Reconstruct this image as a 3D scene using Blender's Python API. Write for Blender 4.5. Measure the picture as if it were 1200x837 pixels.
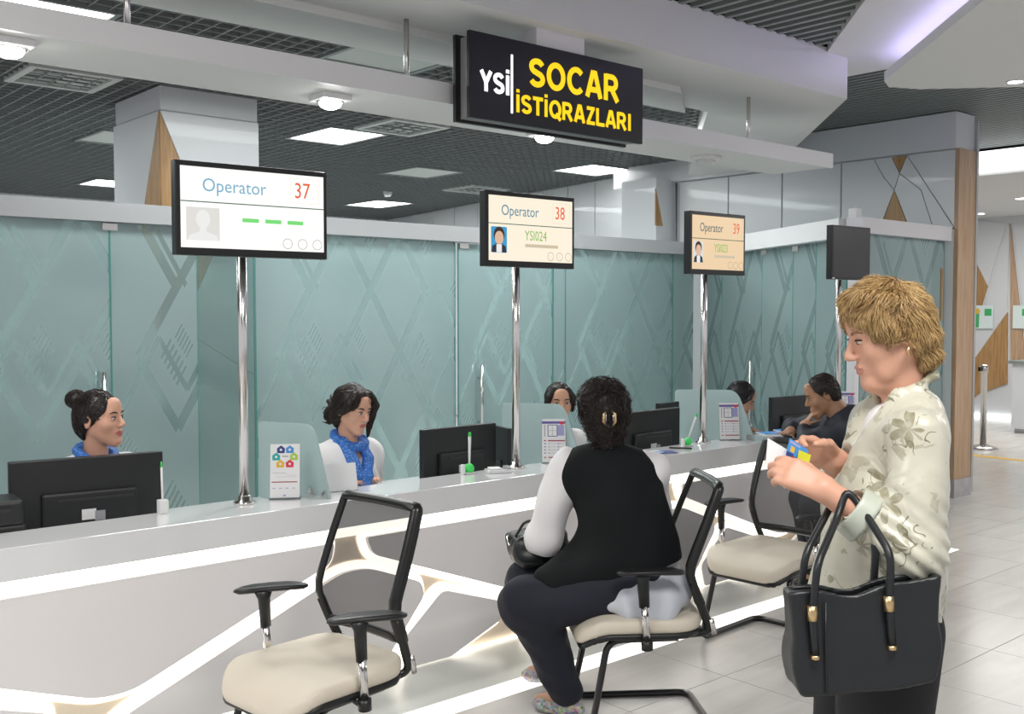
import bpy, bmesh, math, random
import numpy as np
from mathutils import Vector, Matrix, Euler

for o in list(bpy.data.objects):
    bpy.data.objects.remove(o, do_unlink=True)
C = bpy.context.scene.collection
scene = bpy.context.scene
PI = math.pi

# ------------------------------------------------------------------ camera
CAM_H = 1.62
FPX = 1210.0                                   # focal length in pixels of the 1200 px wide frame
YAW = math.atan2(1980 - 600, FPX)              # angle between the view and the counter direction (world X)
PITCH = math.atan2(418.5 - 366.0, FPX)         # looking slightly down
cam_data = bpy.data.cameras.new('camera')
cam_data.sensor_width = 36.0
cam_data.lens = FPX / 1200.0 * 36.0
cam_data.clip_start = 0.05
cam_data.clip_end = 200
cam = bpy.data.objects.new('camera', cam_data)
C.objects.link(cam)
cam.location = (0, 0, CAM_H)
cam.rotation_euler = (PI / 2 - PITCH, 0, YAW - PI / 2)
scene.camera = cam
F0 = Vector((math.cos(YAW), math.sin(YAW), 0))   # horizontal view direction
R0 = Vector((math.sin(YAW), -math.cos(YAW), 0))  # right of the view

# ------------------------------------------------------------------ light and exposure
world = bpy.data.worlds.new('world')
scene.world = world
world.use_nodes = True
world.node_tree.nodes['Background'].inputs[0].default_value = (0.97, 0.96, 1.0, 1)
world.node_tree.nodes['Background'].inputs[1].default_value = 0.64
scene.view_settings.view_transform = 'Standard'
scene.view_settings.look = 'None'
scene.view_settings.gamma = 1
scene.view_settings.use_curve_mapping = False
scene.view_settings.exposure = 0.0


def area_light(name, loc, sx, sy, power, col=(1, 0.97, 0.93), rot=(0, 0, 0)):
    d = bpy.data.lights.new(name, 'AREA')
    d.shape = 'RECTANGLE'
    d.size, d.size_y = sx, sy
    d.energy = power
    d.color = col
    o = bpy.data.objects.new(name, d)
    C.objects.link(o)
    o.location = loc
    o.rotation_euler = rot
    return o


# unseen fill lights added to brighten the visitors' side of the counter
area_light('hall_fill_light', (1.2, 0.2, 3.28), 1.2, 1.2, 85)
area_light('hall_fill_light', (4.4, 0.4, 3.28), 1.2, 1.2, 85)
area_light('hall_fill_light', (-1.0, 2.4, 3.28), 1.2, 1.2, 75)
area_light('hall_fill_light', (8.6, 1.5, 3.0), 1.2, 1.2, 85)
# lamps of the office behind the glass
area_light('office_ceiling_light', (3.6, 5.9, 3.2), 2.4, 0.6, 55, (0.97, 1, 0.99))
area_light('office_ceiling_light', (6.6, 6.0, 3.2), 2.4, 0.6, 55, (0.97, 1, 0.99))
area_light('office_ceiling_light', (5.2, 8.8, 3.2), 3.5, 0.6, 110, (0.95, 1, 0.99))
area_light('office_ceiling_light', (6.8, 11.8, 3.2), 3.0, 0.6, 110, (0.95, 1, 0.99))
area_light('office_ceiling_light', (1.2, 9.0, 3.2), 1.5, 0.6, 70, (0.95, 1, 0.99))
# lobby beyond the end of the wall
area_light('lobby_ceiling_light', (13.4, 5.6, 3.0), 2.5, 2.5, 110)

# ------------------------------------------------------------------ materials
MATS = {}


def mat(name, col, rough=0.5, metal=0.0, emit=None, estr=0.0, spec=0.5, bump=0.0, bscale=200.0, coat=0.0, sheen=0.0, vary=0.0, vscale=6.0):
    m = bpy.data.materials.new(name)
    m.use_nodes = True
    nt = m.node_tree
    b = nt.nodes['Principled BSDF']
    b.inputs['Base Color'].default_value = (*col, 1)
    b.inputs['Roughness'].default_value = rough
    b.inputs['Metallic'].default_value = metal
    b.inputs['Specular IOR Level'].default_value = spec
    b.inputs['Coat Weight'].default_value = coat
    b.inputs['Sheen Weight'].default_value = sheen
    if emit:
        b.inputs['Emission Color'].default_value = (*emit, 1)
        b.inputs['Emission Strength'].default_value = estr
    tc = None
    if bump or vary:
        tc = nt.nodes.new('ShaderNodeTexCoord')
    if bump:
        n = nt.nodes.new('ShaderNodeTexNoise')
        n.inputs['Scale'].default_value = bscale
        n.inputs['Detail'].default_value = 3
        bp = nt.nodes.new('ShaderNodeBump')
        bp.inputs['Strength'].default_value = bump
        bp.inputs['Distance'].default_value = 0.01
        nt.links.new(tc.outputs['Object'], n.inputs['Vector'])
        nt.links.new(n.outputs['Fac'], bp.inputs['Height'])
        nt.links.new(bp.outputs['Normal'], b.inputs['Normal'])
    if vary:
        n2 = nt.nodes.new('ShaderNodeTexNoise')
        n2.inputs['Scale'].default_value = vscale
        n2.inputs['Detail'].default_value = 4
        mx = nt.nodes.new('ShaderNodeMix')
        mx.data_type = 'RGBA'
        mx.inputs[6].default_value = (*[c * (1 - vary) for c in col], 1)
        mx.inputs[7].default_value = (*[min(1, c * (1 + vary)) for c in col], 1)
        nt.links.new(tc.outputs['Object'], n2.inputs['Vector'])
        nt.links.new(n2.outputs['Fac'], mx.inputs[0])
        nt.links.new(mx.outputs[2], b.inputs['Base Color'])
    MATS[name] = m
    return m


def N(nt, kind, **kw):
    n = nt.nodes.new(kind)
    for k, v in kw.items():
        setattr(n, k, v)
    return n


def M2(nt, op, a, b=None, clamp=False):
    n = nt.nodes.new('ShaderNodeMath')
    n.operation = op
    n.use_clamp = clamp
    for i, v in enumerate((a, b)):
        if v is None:
            continue
        if isinstance(v, (int, float)):
            n.inputs[i].default_value = v
        else:
            nt.links.new(v, n.inputs[i])
    return n.outputs[0]


def wood_mat(name, c0, c1, axis='z', scale=3.0):
    m = mat(name, c0, 0.45)
    nt = m.node_tree
    tc = N(nt, 'ShaderNodeTexCoord')
    mp = N(nt, 'ShaderNodeMapping')
    mp.inputs['Scale'].default_value = (14, 14, 0.9) if axis == 'z' else (1.2, 14, 14)
    ns = N(nt, 'ShaderNodeTexNoise')
    ns.inputs['Scale'].default_value = scale
    ns.inputs['Detail'].default_value = 6
    ns.inputs['Distortion'].default_value = 0.6
    cr = N(nt, 'ShaderNodeValToRGB')
    cr.color_ramp.elements[0].position = 0.35
    cr.color_ramp.elements[1].position = 0.68
    cr.color_ramp.elements[0].color = (*c0, 1)
    cr.color_ramp.elements[1].color = (*c1, 1)
    nt.links.new(tc.outputs['Object'], mp.inputs['Vector'])
    nt.links.new(mp.outputs['Vector'], ns.inputs['Vector'])
    nt.links.new(ns.outputs['Fac'], cr.inputs['Fac'])
    nt.links.new(cr.outputs['Color'], nt.nodes['Principled BSDF'].inputs['Base Color'])
    return m


def glass_mat(name, frost_col, clear_tint, frost=0.0, pattern=False, gloss=0.08):
    """architectural glass: a clear tinted pane, with a frosted film that leaves clear bands of a diamond lattice"""
    m = bpy.data.materials.new(name)
    m.use_nodes = True
    nt = m.node_tree
    nt.nodes.remove(nt.nodes['Principled BSDF'])
    out = nt.nodes['Material Output']
    tr = N(nt, 'ShaderNodeBsdfTransparent')
    tr.inputs[0].default_value = (*clear_tint, 1)
    gl = N(nt, 'ShaderNodeBsdfGlossy')
    gl.inputs['Roughness'].default_value = 0.03
    fr = N(nt, 'ShaderNodeFresnel')
    fr.inputs[0].default_value = 1.35
    clear = N(nt, 'ShaderNodeMixShader')
    nt.links.new(fr.outputs[0], clear.inputs[0])
    nt.links.new(tr.outputs[0], clear.inputs[1])
    nt.links.new(gl.outputs[0], clear.inputs[2])
    df = N(nt, 'ShaderNodeBsdfDiffuse')
    df.inputs[0].default_value = (*frost_col, 1)
    tl = N(nt, 'ShaderNodeBsdfTranslucent')
    tl.inputs[0].default_value = (*frost_col, 1)
    a = N(nt, 'ShaderNodeMixShader')
    a.inputs[0].default_value = 0.45
    nt.links.new(df.outputs[0], a.inputs[1])
    nt.links.new(tl.outputs[0], a.inputs[2])
    g2 = N(nt, 'ShaderNodeBsdfGlossy')
    g2.inputs['Roughness'].default_value = 0.12
    b = N(nt, 'ShaderNodeMixShader')
    b.inputs[0].default_value = gloss
    nt.links.new(a.outputs[0], b.inputs[1])
    nt.links.new(g2.outputs[0], b.inputs[2])
    mixf = N(nt, 'ShaderNodeMixShader')
    nt.links.new(clear.outputs[0], mixf.inputs[1])
    nt.links.new(b.outputs[0], mixf.inputs[2])
    nt.links.new(mixf.outputs[0], out.inputs['Surface'])
    if not pattern:
        mixf.inputs[0].default_value = frost
    else:
        tc = N(nt, 'ShaderNodeTexCoord')
        sp = N(nt, 'ShaderNodeSeparateXYZ')
        nt.links.new(tc.outputs['Object'], sp.inputs[0])
        u, v = sp.outputs['X'], sp.outputs['Z']

        def lattice(w, h, t, du, dv, thr):
            uu = M2(nt, 'DIVIDE', M2(nt, 'ADD', u, du), w)
            vv = M2(nt, 'DIVIDE', M2(nt, 'ADD', v, dv), h)
            a_, b_ = M2(nt, 'ADD', uu, vv), M2(nt, 'SUBTRACT', uu, vv)
            res = None
            for q, oth in ((a_, b_), (b_, a_)):
                fq = M2(nt, 'ABSOLUTE', M2(nt, 'SUBTRACT', M2(nt, 'FRACT', q), 0.5))
                line = M2(nt, 'GREATER_THAN', fq, 0.5 - t)
                # every stretch of a line is there or not
                cv = N(nt, 'ShaderNodeCombineXYZ')
                nt.links.new(M2(nt, 'FLOOR', M2(nt, 'ADD', q, 0.5)), cv.inputs[0])
                nt.links.new(M2(nt, 'FLOOR', M2(nt, 'MULTIPLY', oth, 1.0)), cv.inputs[1])
                wn = N(nt, 'ShaderNodeTexWhiteNoise')
                wn.noise_dimensions = '2D'
                nt.links.new(cv.outputs[0], wn.inputs['Vector'])
                on = M2(nt, 'GREATER_THAN', wn.outputs['Value'], thr)
                ln = M2(nt, 'MULTIPLY', line, on)
                res = ln if res is None else M2(nt, 'MAXIMUM', res, ln)
            # hatched lozenges
            fa, fb = M2(nt, 'FRACT', a_), M2(nt, 'FRACT', b_)
            cv = N(nt, 'ShaderNodeCombineXYZ')
            nt.links.new(M2(nt, 'FLOOR', a_), cv.inputs[0])
            nt.links.new(M2(nt, 'FLOOR', b_), cv.inputs[1])
            wn = N(nt, 'ShaderNodeTexWhiteNoise')
            wn.noise_dimensions = '2D'
            nt.links.new(cv.outputs[0], wn.inputs['Vector'])
            pick = M2(nt, 'GREATER_THAN', wn.outputs['Value'], 0.72)
            ins = M2(nt, 'MULTIPLY', M2(nt, 'LESS_THAN', M2(nt, 'ABSOLUTE', M2(nt, 'SUBTRACT', fa, 0.42)), 0.13),
                     M2(nt, 'LESS_THAN', M2(nt, 'ABSOLUTE', M2(nt, 'SUBTRACT', fb, 0.5)), 0.24))
            st = M2(nt, 'GREATER_THAN', M2(nt, 'FRACT', M2(nt, 'MULTIPLY', fb, 13.0)), 0.6)
            hat = M2(nt, 'MULTIPLY', M2(nt, 'MULTIPLY', pick, ins), st)
            return M2(nt, 'MAXIMUM', res, hat)
        l1 = M2(nt, 'MAXIMUM', lattice(0.56, 1.0, 0.065, 0.1, 0.2, 0.34), lattice(0.40, 0.74, 0.05, 0.27, 0.41, 0.66))
        fac = M2(nt, 'SUBTRACT', 0.90, M2(nt, 'MULTIPLY', l1, 0.45))
        nt.links.new(fac, mixf.inputs[0])
    MATS[name] = m
    return m


mat('white_paint', (0.74, 0.74, 0.75), 0.45)
mat('ceiling_white', (0.72, 0.72, 0.71), 0.6)
mat('panel_gloss', (0.80, 0.775, 0.775), 0.22, coat=0.3)
mat('ledge_white', (0.76, 0.77, 0.78), 0.12, coat=0.5)
mat('backing_cream', (0.80, 0.70, 0.56), 0.6)
mat('led_warm', (1, 0.95, 0.86), 0.5, emit=(1.0, 0.95, 0.86), estr=2.2)
mat('led_floor', (1, 1, 1), 0.5, emit=(1.0, 0.98, 0.94), estr=1.1)
mat('plinth_glass', (0.66, 0.69, 0.66), 0.25)
mat('lamp_white', (1, 1, 1), 0.5, emit=(1, 1, 0.98), estr=5.0)
mat('spot_lamp', (1, 1, 1), 0.5, emit=(1, 1, 0.96), estr=30.0)
mat('cove_light', (0.85, 0.85, 1), 0.5, emit=(0.62, 0.56, 1.0), estr=9.0)
mat('band_light', (1, 1, 1), 0.5, emit=(0.97, 1.0, 1.0), estr=2.2)
mat('panel_unlit', (0.55, 0.58, 0.56), 0.5)
mat('void_dark', (0.015, 0.018, 0.017), 0.9)
mat('grid_metal', (0.25, 0.27, 0.27), 0.45, metal=0.2)
mat('slat_metal', (0.24, 0.27, 0.26), 0.42, metal=0.2)
mat('grout', (0.33, 0.33, 0.32), 0.8)
mat('chrome', (0.78, 0.76, 0.74), 0.18, metal=1.0)
mat('steel', (0.66, 0.64, 0.62), 0.25, metal=1.0)
mat('black_plastic', (0.012, 0.013, 0.014), 0.38)
mat('black_frame', (0.010, 0.011, 0.011), 0.30)
mat('black_metal', (0.010, 0.010, 0.011), 0.28, metal=0.0, coat=0.3)
mat('seat_cream', (0.72, 0.655, 0.545), 0.5, bump=0.05, bscale=120, vary=0.05)
mat('rail_grey', (0.46, 0.47, 0.48), 0.4, metal=0.3)
mat('rail_mauve', (0.66, 0.65, 0.68), 0.4)
mat('wall_white', (0.68, 0.70, 0.72), 0.28, coat=0.2)
mat('wall_joint', (0.48, 0.50, 0.51), 0.6)
mat('marble', (0.42, 0.40, 0.41), 0.25, vary=0.3, vscale=12)
wood_mat('wood_oak', (0.34, 0.19, 0.075), (0.50, 0.30, 0.13))
wood_mat('wood_pale', (0.42, 0.27, 0.16), (0.54, 0.37, 0.24))
glass_mat('half_glass', (0.55, 0.66, 0.66), (0.86, 0.96, 0.94), frost=0.22)
glass_mat('film_glass', (0.455, 0.575, 0.58), (0.80, 0.93, 0.91), pattern=True)
glass_mat('divider_glass', (0.62, 0.74, 0.74), (0.85, 0.95, 0.94), frost=0.80)
glass_mat('acrylic', (0.9, 0.9, 0.9), (0.97, 0.98, 0.98), frost=0.06)
mat('glass_edge', (0.10, 0.30, 0.27), 0.15)
mat('sign_black', (0.006, 0.006, 0.008), 0.35)
mat('sign_grey', (0.25, 0.26, 0.26), 0.35)
mat('letter_white', (1, 1, 1), 0.5, emit=(1, 1, 1), estr=1.1)
mat('letter_yellow', (0.3, 0.2, 0.0), 0.5, emit=(1.0, 0.66, 0.004), estr=1.0)
mat('bezel_black', (0.008, 0.009, 0.009), 0.3)
mat('screen_off', (0.025, 0.024, 0.028), 0.35)
mat('screen_white', (.05, .05, .05), 0.4, emit=(1.0, 0.985, 0.95), estr=1.0)
mat('screen_cream', (.05, .05, .05), 0.4, emit=(1.0, 0.90, 0.72), estr=0.95)
mat('screen_peach', (.05, .05, .05), 0.4, emit=(0.90, 0.66, 0.40), estr=0.9)
for nm, c in (('ink_blue', (0.22, 0.50, 0.70)), ('ink_teal', (0.12, 0.30, 0.42)), ('ink_grey', (0.10, 0.16, 0.18)), ('ink_orange', (0.95, 0.14, 0.04)),
              ('ink_green', (0.22, 0.85, 0.22)), ('ink_darkgreen', (0.01, 0.10, 0.06)), ('ink_leaf', (0.30, 0.58, 0.13)), ('ink_box', (0.85, 0.75, 0.68)),
              ('ink_ring', (0.30, 0.30, 0.26)), ('ink_pale', (0.86, 0.84, 0.80)), ('ink_white', (0.97, 0.97, 0.95)), ('ink_photo', (0.05, 0.38, 0.72)),
              ('ink_skin', (0.85, 0.55, 0.38)), ('ink_hair', (0.05, 0.02, 0.01)), ('ink_suit', (0.03, 0.03, 0.05)), ('ink_smudge', (0.72, 0.62, 0.45))):
    mat(nm, tuple(q * 0.1 for q in c), 0.5, emit=c, estr=0.8)
mat('paper_white', (0.80, 0.80, 0.81), 0.6)
for nm, c in (('print_navy', (0.03, 0.05, 0.22)), ('print_blue', (0.06, 0.28, 0.65)), ('print_purple', (0.12, 0.10, 0.36)), ('print_teal', (0.02, 0.38, 0.35)),
              ('print_lime', (0.40, 0.60, 0.08)), ('print_orange', (0.85, 0.38, 0.04)), ('print_red', (0.70, 0.03, 0.08)), ('print_maroon', (0.33, 0.04, 0.06)),
              ('print_grey', (0.35, 0.35, 0.38)), ('print_lilac', (0.35, 0.36, 0.62)), ('print_yellow', (0.62, 0.62, 0.03)), ('print_green', (0.05, 0.42, 0.14)),
              ('print_pale', (0.70, 0.80, 0.78))):
    mat(nm, c, 0.5)
mat('pen_white', (0.80, 0.80, 0.80), 0.3)
mat('pen_green', (0.05, 0.70, 0.12), 0.3)
mat('skin_light', (0.66, 0.36, 0.25), 0.48, bump=0.02, bscale=300, vary=0.06)
mat('skin_mid', (0.56, 0.31, 0.20), 0.48, bump=0.02, bscale=300, vary=0.06)
mat('skin_tan', (0.42, 0.22, 0.13), 0.48, bump=0.02, bscale=300, vary=0.06)
mat('lip', (0.48, 0.13, 0.11), 0.4)
mat('lip_pale', (0.52, 0.23, 0.18), 0.45)
mat('eye_white', (0.55, 0.52, 0.50), 0.2)
mat('iris', (0.02, 0.015, 0.012), 0.15)
mat('brow_dark', (0.03, 0.018, 0.012), 0.8)
mat('brow_fair', (0.30, 0.17, 0.08), 0.8)
mat('blouse_white', (0.80, 0.79, 0.80), 0.75, sheen=0.2, bump=0.12, bscale=22)
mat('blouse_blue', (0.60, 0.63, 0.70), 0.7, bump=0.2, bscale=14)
mat('vest_black', (0.005, 0.007, 0.008), 0.8, sheen=0.0, spec=0.25, bump=0.15, bscale=12)
mat('trousers_navy', (0.008, 0.010, 0.022), 0.75, bump=0.2, bscale=12)
mat('trousers_black', (0.007, 0.007, 0.009), 0.75, bump=0.2, bscale=12)
mat('jacket_navy', (0.010, 0.014, 0.026), 0.65, bump=0.25, bscale=14)
mat('bag_leather', (0.012, 0.014, 0.016), 0.38, bump=0.08, bscale=260)
mat('cuff_sage', (0.50, 0.54, 0.46), 0.4)
mat('gold', (0.72, 0.52, 0.28), 0.35, metal=1.0)
mat('shoe_black', (0.01, 0.01, 0.01), 0.3)


def hair_mat(name, c0, c1, rough=0.4, sc=(1, 1, 1)):
    m = mat(name, c0, rough)
    nt = m.node_tree
    tc = N(nt, 'ShaderNodeTexCoord')
    ns = N(nt, 'ShaderNodeTexNoise')
    ns.inputs['Scale'].default_value = 60
    ns.inputs['Detail'].default_value = 4
    at_ = N(nt, 'ShaderNodeAttribute')
    at_.attribute_name = 'strand'
    ad = M2(nt, 'ADD', M2(nt, 'MULTIPLY', ns.outputs['Fac'], 0.6), M2(nt, 'MULTIPLY', at_.outputs['Fac'], 0.6))
    cr = N(nt, 'ShaderNodeValToRGB')
    cr.color_ramp.elements[0].position = 0.25
    cr.color_ramp.elements[1].position = 0.8
    cr.color_ramp.elements[0].color = (*c0, 1)
    cr.color_ramp.elements[1].color = (*c1, 1)
    nt.links.new(tc.outputs['Object'], ns.inputs['Vector'])
    nt.links.new(ad, cr.inputs['Fac'])
    nt.links.new(cr.outputs['Color'], nt.nodes['Principled BSDF'].inputs['Base Color'])
    bp = N(nt, 'ShaderNodeBump')
    bp.inputs['Strength'].default_value = 0.5
    bp.inputs['Distance'].default_value = 0.004
    nt.links.new(ns.outputs['Fac'], bp.inputs['Height'])
    nt.links.new(bp.outputs['Normal'], nt.nodes['Principled BSDF'].inputs['Normal'])
    return m


hair_mat('hair_blonde', (0.20, 0.105, 0.035), (0.72, 0.50, 0.23))
hair_mat('hair_dark', (0.006, 0.004, 0.004), (0.030, 0.018, 0.014), 0.35)
hair_mat('hair_brown', (0.010, 0.006, 0.005), (0.045, 0.024, 0.016), 0.4)
hair_mat('hair_black', (0.004, 0.004, 0.005), (0.020, 0.016, 0.015), 0.35)
hair_mat('hair_receding', (0.008, 0.005, 0.004), (0.050, 0.028, 0.018), 0.5)


def scarf_mat():
    m = mat('scarf_blue', (0.03, 0.16, 0.55), 0.6)
    nt = m.node_tree
    tc = N(nt, 'ShaderNodeTexCoord')
    vo = N(nt, 'ShaderNodeTexVoronoi')
    vo.inputs['Scale'].default_value = 110
    lt = M2(nt, 'LESS_THAN', vo.outputs['Distance'], 0.28)
    mx = N(nt, 'ShaderNodeMix', data_type='RGBA')
    mx.inputs[6].default_value = (0.03, 0.15, 0.52, 1)
    mx.inputs[7].default_value = (0.30, 0.48, 0.80, 1)
    nt.links.new(tc.outputs['Object'], vo.inputs['Vector'])
    nt.links.new(lt, mx.inputs[0])
    nt.links.new(mx.outputs[2], nt.nodes['Principled BSDF'].inputs['Base Color'])


def floral_mat():
    m = mat('jacket_floral', (0.55, 0.56, 0.47), 0.34, sheen=0.2)
    nt = m.node_tree
    b = nt.nodes['Principled BSDF']
    tc = N(nt, 'ShaderNodeTexCoord')
    wn = N(nt, 'ShaderNodeTexNoise')
    wn.inputs['Scale'].default_value = 9
    wn.inputs['Detail'].default_value = 2
    nt.links.new(tc.outputs['Object'], wn.inputs['Vector'])
    vs = N(nt, 'ShaderNodeVectorMath', operation='SCALE')
    vs.inputs['Scale'].default_value = 0.05
    nt.links.new(wn.outputs['Color'], vs.inputs[0])
    va = N(nt, 'ShaderNodeVectorMath', operation='ADD')
    nt.links.new(tc.outputs['Object'], va.inputs[0])
    nt.links.new(vs.outputs[0], va.inputs[1])
    # flower heads: petals round each cell centre
    vo = N(nt, 'ShaderNodeTexVoronoi')
    vo.inputs['Scale'].default_value = 9.0
    nt.links.new(va.outputs[0], vo.inputs['Vector'])
    df = N(nt, 'ShaderNodeVectorMath', operation='SUBTRACT')
    nt.links.new(va.outputs[0], df.inputs[0])
    nt.links.new(vo.outputs['Position'], df.inputs[1])
    sp = N(nt, 'ShaderNodeSeparateXYZ')
    nt.links.new(df.outputs[0], sp.inputs[0])
    ang = M2(nt, 'ARCTAN2', sp.outputs['Z'], sp.outputs['X'])
    pet = M2(nt, 'ABSOLUTE', M2(nt, 'SINE', M2(nt, 'MULTIPLY', ang, 3.0)))
    rad = M2(nt, 'ADD', 0.12, M2(nt, 'MULTIPLY', pet, 0.28))
    inside = M2(nt, 'LESS_THAN', vo.outputs['Distance'], rad)
    spc = N(nt, 'ShaderNodeSeparateColor')
    nt.links.new(vo.outputs['Color'], spc.inputs[0])
    pick = M2(nt, 'GREATER_THAN', spc.outputs[0], 0.10)
    flower = M2(nt, 'MULTIPLY', inside, pick)
    n2 = N(nt, 'ShaderNodeTexNoise')
    n2.inputs['Scale'].default_value = 40
    n2.inputs['Detail'].default_value = 3
    nt.links.new(tc.outputs['Object'], n2.inputs['Vector'])
    n5 = N(nt, 'ShaderNodeTexNoise')
    n5.inputs['Scale'].default_value = 17
    n5.inputs['Detail'].default_value = 4
    n5.inputs['Distortion'].default_value = 1.0
    nt.links.new(tc.outputs['Object'], n5.inputs['Vector'])
    mot = M2(nt, 'MULTIPLY', M2(nt, 'GREATER_THAN', n5.outputs['Fac'], 0.60), 0.55)
    fl = M2(nt, 'MULTIPLY', M2(nt, 'MAXIMUM', flower, mot), M2(nt, 'MULTIPLY', n2.outputs['Fac'], 1.5, True))
    # thin dark twigs
    wv = N(nt, 'ShaderNodeTexNoise')
    wv.inputs['Scale'].default_value = 24
    wv.inputs['Detail'].default_value = 1
    nt.links.new(va.outputs[0], wv.inputs['Vector'])
    tw = M2(nt, 'LESS_THAN', M2(nt, 'ABSOLUTE', M2(nt, 'SUBTRACT', wv.outputs['Fac'], 0.5)), 0.014)
    n3 = N(nt, 'ShaderNodeTexNoise')
    n3.inputs['Scale'].default_value = 12
    nt.links.new(tc.outputs['Object'], n3.inputs['Vector'])
    tw = M2(nt, 'MULTIPLY', tw, M2(nt, 'GREATER_THAN', n3.outputs['Fac'], 0.47))
    tw = M2(nt, 'MULTIPLY', tw, M2(nt, 'MULTIPLY', pick, M2(nt, 'LESS_THAN', vo.outputs['Distance'], 0.52)))
    m1 = N(nt, 'ShaderNodeMix', data_type='RGBA')
    m1.inputs[6].default_value = (0.57, 0.56, 0.46, 1)
    m1.inputs[7].default_value = (0.24, 0.22, 0.13, 1)
    nt.links.new(fl, m1.inputs[0])
    m2 = N(nt, 'ShaderNodeMix', data_type='RGBA')
    m2.inputs[7].default_value = (0.20, 0.19, 0.12, 1)
    nt.links.new(tw, m2.inputs[0])
    nt.links.new(m1.outputs[2], m2.inputs[6])
    nt.links.new(m2.outputs[2], b.inputs['Base Color'])
    bp = N(nt, 'ShaderNodeBump')
    bp.inputs['Strength'].default_value = 0.35
    bp.inputs['Distance'].default_value = 0.03
    n4 = N(nt, 'ShaderNodeTexNoise')
    n4.inputs['Scale'].default_value = 9
    n4.inputs['Distortion'].default_value = 1.2
    nt.links.new(tc.outputs['Object'], n4.inputs['Vector'])
    nt.links.new(n4.outputs['Fac'], bp.inputs['Height'])
    nt.links.new(bp.outputs['Normal'], b.inputs['Normal'])


def shoe_mat():
    m = mat('shoe_pattern', (0.4, 0.3, 0.28), 0.5)
    nt = m.node_tree
    tc = N(nt, 'ShaderNodeTexCoord')
    vo = N(nt, 'ShaderNodeTexVoronoi')
    vo.inputs['Scale'].default_value = 90
    hs = N(nt, 'ShaderNodeHueSaturation')
    hs.inputs['Saturation'].default_value = 0.5
    hs.inputs['Value'].default_value = 0.6
    nt.links.new(tc.outputs['Object'], vo.inputs['Vector'])
    nt.links.new(vo.outputs['Color'], hs.inputs['Color'])
    nt.links.new(hs.outputs[0], nt.nodes['Principled BSDF'].inputs['Base Color'])


def mesh_fabric_mat():
    m = bpy.data.materials.new('mesh_fabric')
    m.use_nodes = True
    nt = m.node_tree
    b = nt.nodes['Principled BSDF']
    b.inputs['Base Color'].default_value = (0.035, 0.035, 0.038, 1)
    b.inputs['Roughness'].default_value = 0.6
    tr = N(nt, 'ShaderNodeBsdfTransparent')
    mx = N(nt, 'ShaderNodeMixShader')
    mx.inputs[0].default_value = 0.64
    nt.links.new(tr.outputs[0], mx.inputs[1])
    nt.links.new(b.outputs[0], mx.inputs[2])
    nt.links.new(mx.outputs[0], nt.nodes['Material Output'].inputs['Surface'])
    MATS['mesh_fabric'] = m


def tile_mat():
    m = mat('floor_tile', (0.62, 0.61, 0.585), 0.22, spec=0.5)
    nt = m.node_tree
    b = nt.nodes['Principled BSDF']
    ge = N(nt, 'ShaderNodeNewGeometry')
    mp = N(nt, 'ShaderNodeMapping')
    mp.inputs['Scale'].default_value = (0.8, 3.5, 1)
    ns = N(nt, 'ShaderNodeTexNoise')
    ns.inputs['Scale'].default_value = 2.2
    ns.inputs['Detail'].default_value = 5
    ns.inputs['Distortion'].default_value = 0.8
    cr = N(nt, 'ShaderNodeValToRGB')
    cr.color_ramp.elements[0].position = 0.3
    cr.color_ramp.elements[1].position = 0.7
    cr.color_ramp.elements[0].color = (0.57, 0.555, 0.53, 1)
    cr.color_ramp.elements[1].color = (0.66, 0.65, 0.63, 1)
    nt.links.new(ge.outputs['Position'], mp.inputs['Vector'])
    nt.links.new(mp.outputs['Vector'], ns.inputs['Vector'])
    nt.links.new(ns.outputs['Fac'], cr.inputs['Fac'])
    nt.links.new(cr.outputs['Color'], b.inputs['Base Color'])


scarf_mat(); floral_mat(); shoe_mat(); mesh_fabric_mat(); tile_mat()

# ------------------------------------------------------------------ mesh helpers
def at(px, py, d):
    """a point seen at a pixel of the 1200x837 frame, d metres along the view"""
    u, v = (px - 600) / FPX, (418.5 - py) / FPX
    cp, sp = math.cos(PITCH), math.sin(PITCH)
    f = Vector((F0.x * cp, F0.y * cp, -sp))
    up = Vector((F0.x * sp, F0.y * sp, cp))
    return Vector((0, 0, CAM_H)) + (f + R0 * u + up * v) * d


def project(p):
    q = Vector(p) - Vector((0, 0, CAM_H))
    cp, sp = math.cos(PITCH), math.sin(PITCH)
    f = Vector((F0.x * cp, F0.y * cp, -sp))
    up = Vector((F0.x * sp, F0.y * sp, cp))
    d = q.dot(f)
    return (600 + FPX * q.dot(R0) / d, 418.5 - FPX * q.dot(up) / d, d)


def tag(o, label=None, cat=None, group=None, kind=None):
    if label: o['label'] = label
    if cat: o['category'] = cat
    if group: o['group'] = group
    if kind: o['kind'] = kind
    return o


def empty(name, loc=(0, 0, 0), rz=0.0, label=None, cat=None, group=None, parent=None):
    o = bpy.data.objects.new(name, None)
    o.empty_display_size = 0.1
    C.objects.link(o)
    o.location = loc
    o.rotation_euler = (0, 0, rz)
    if parent: o.parent = parent
    return tag(o, label, cat, group)


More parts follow.
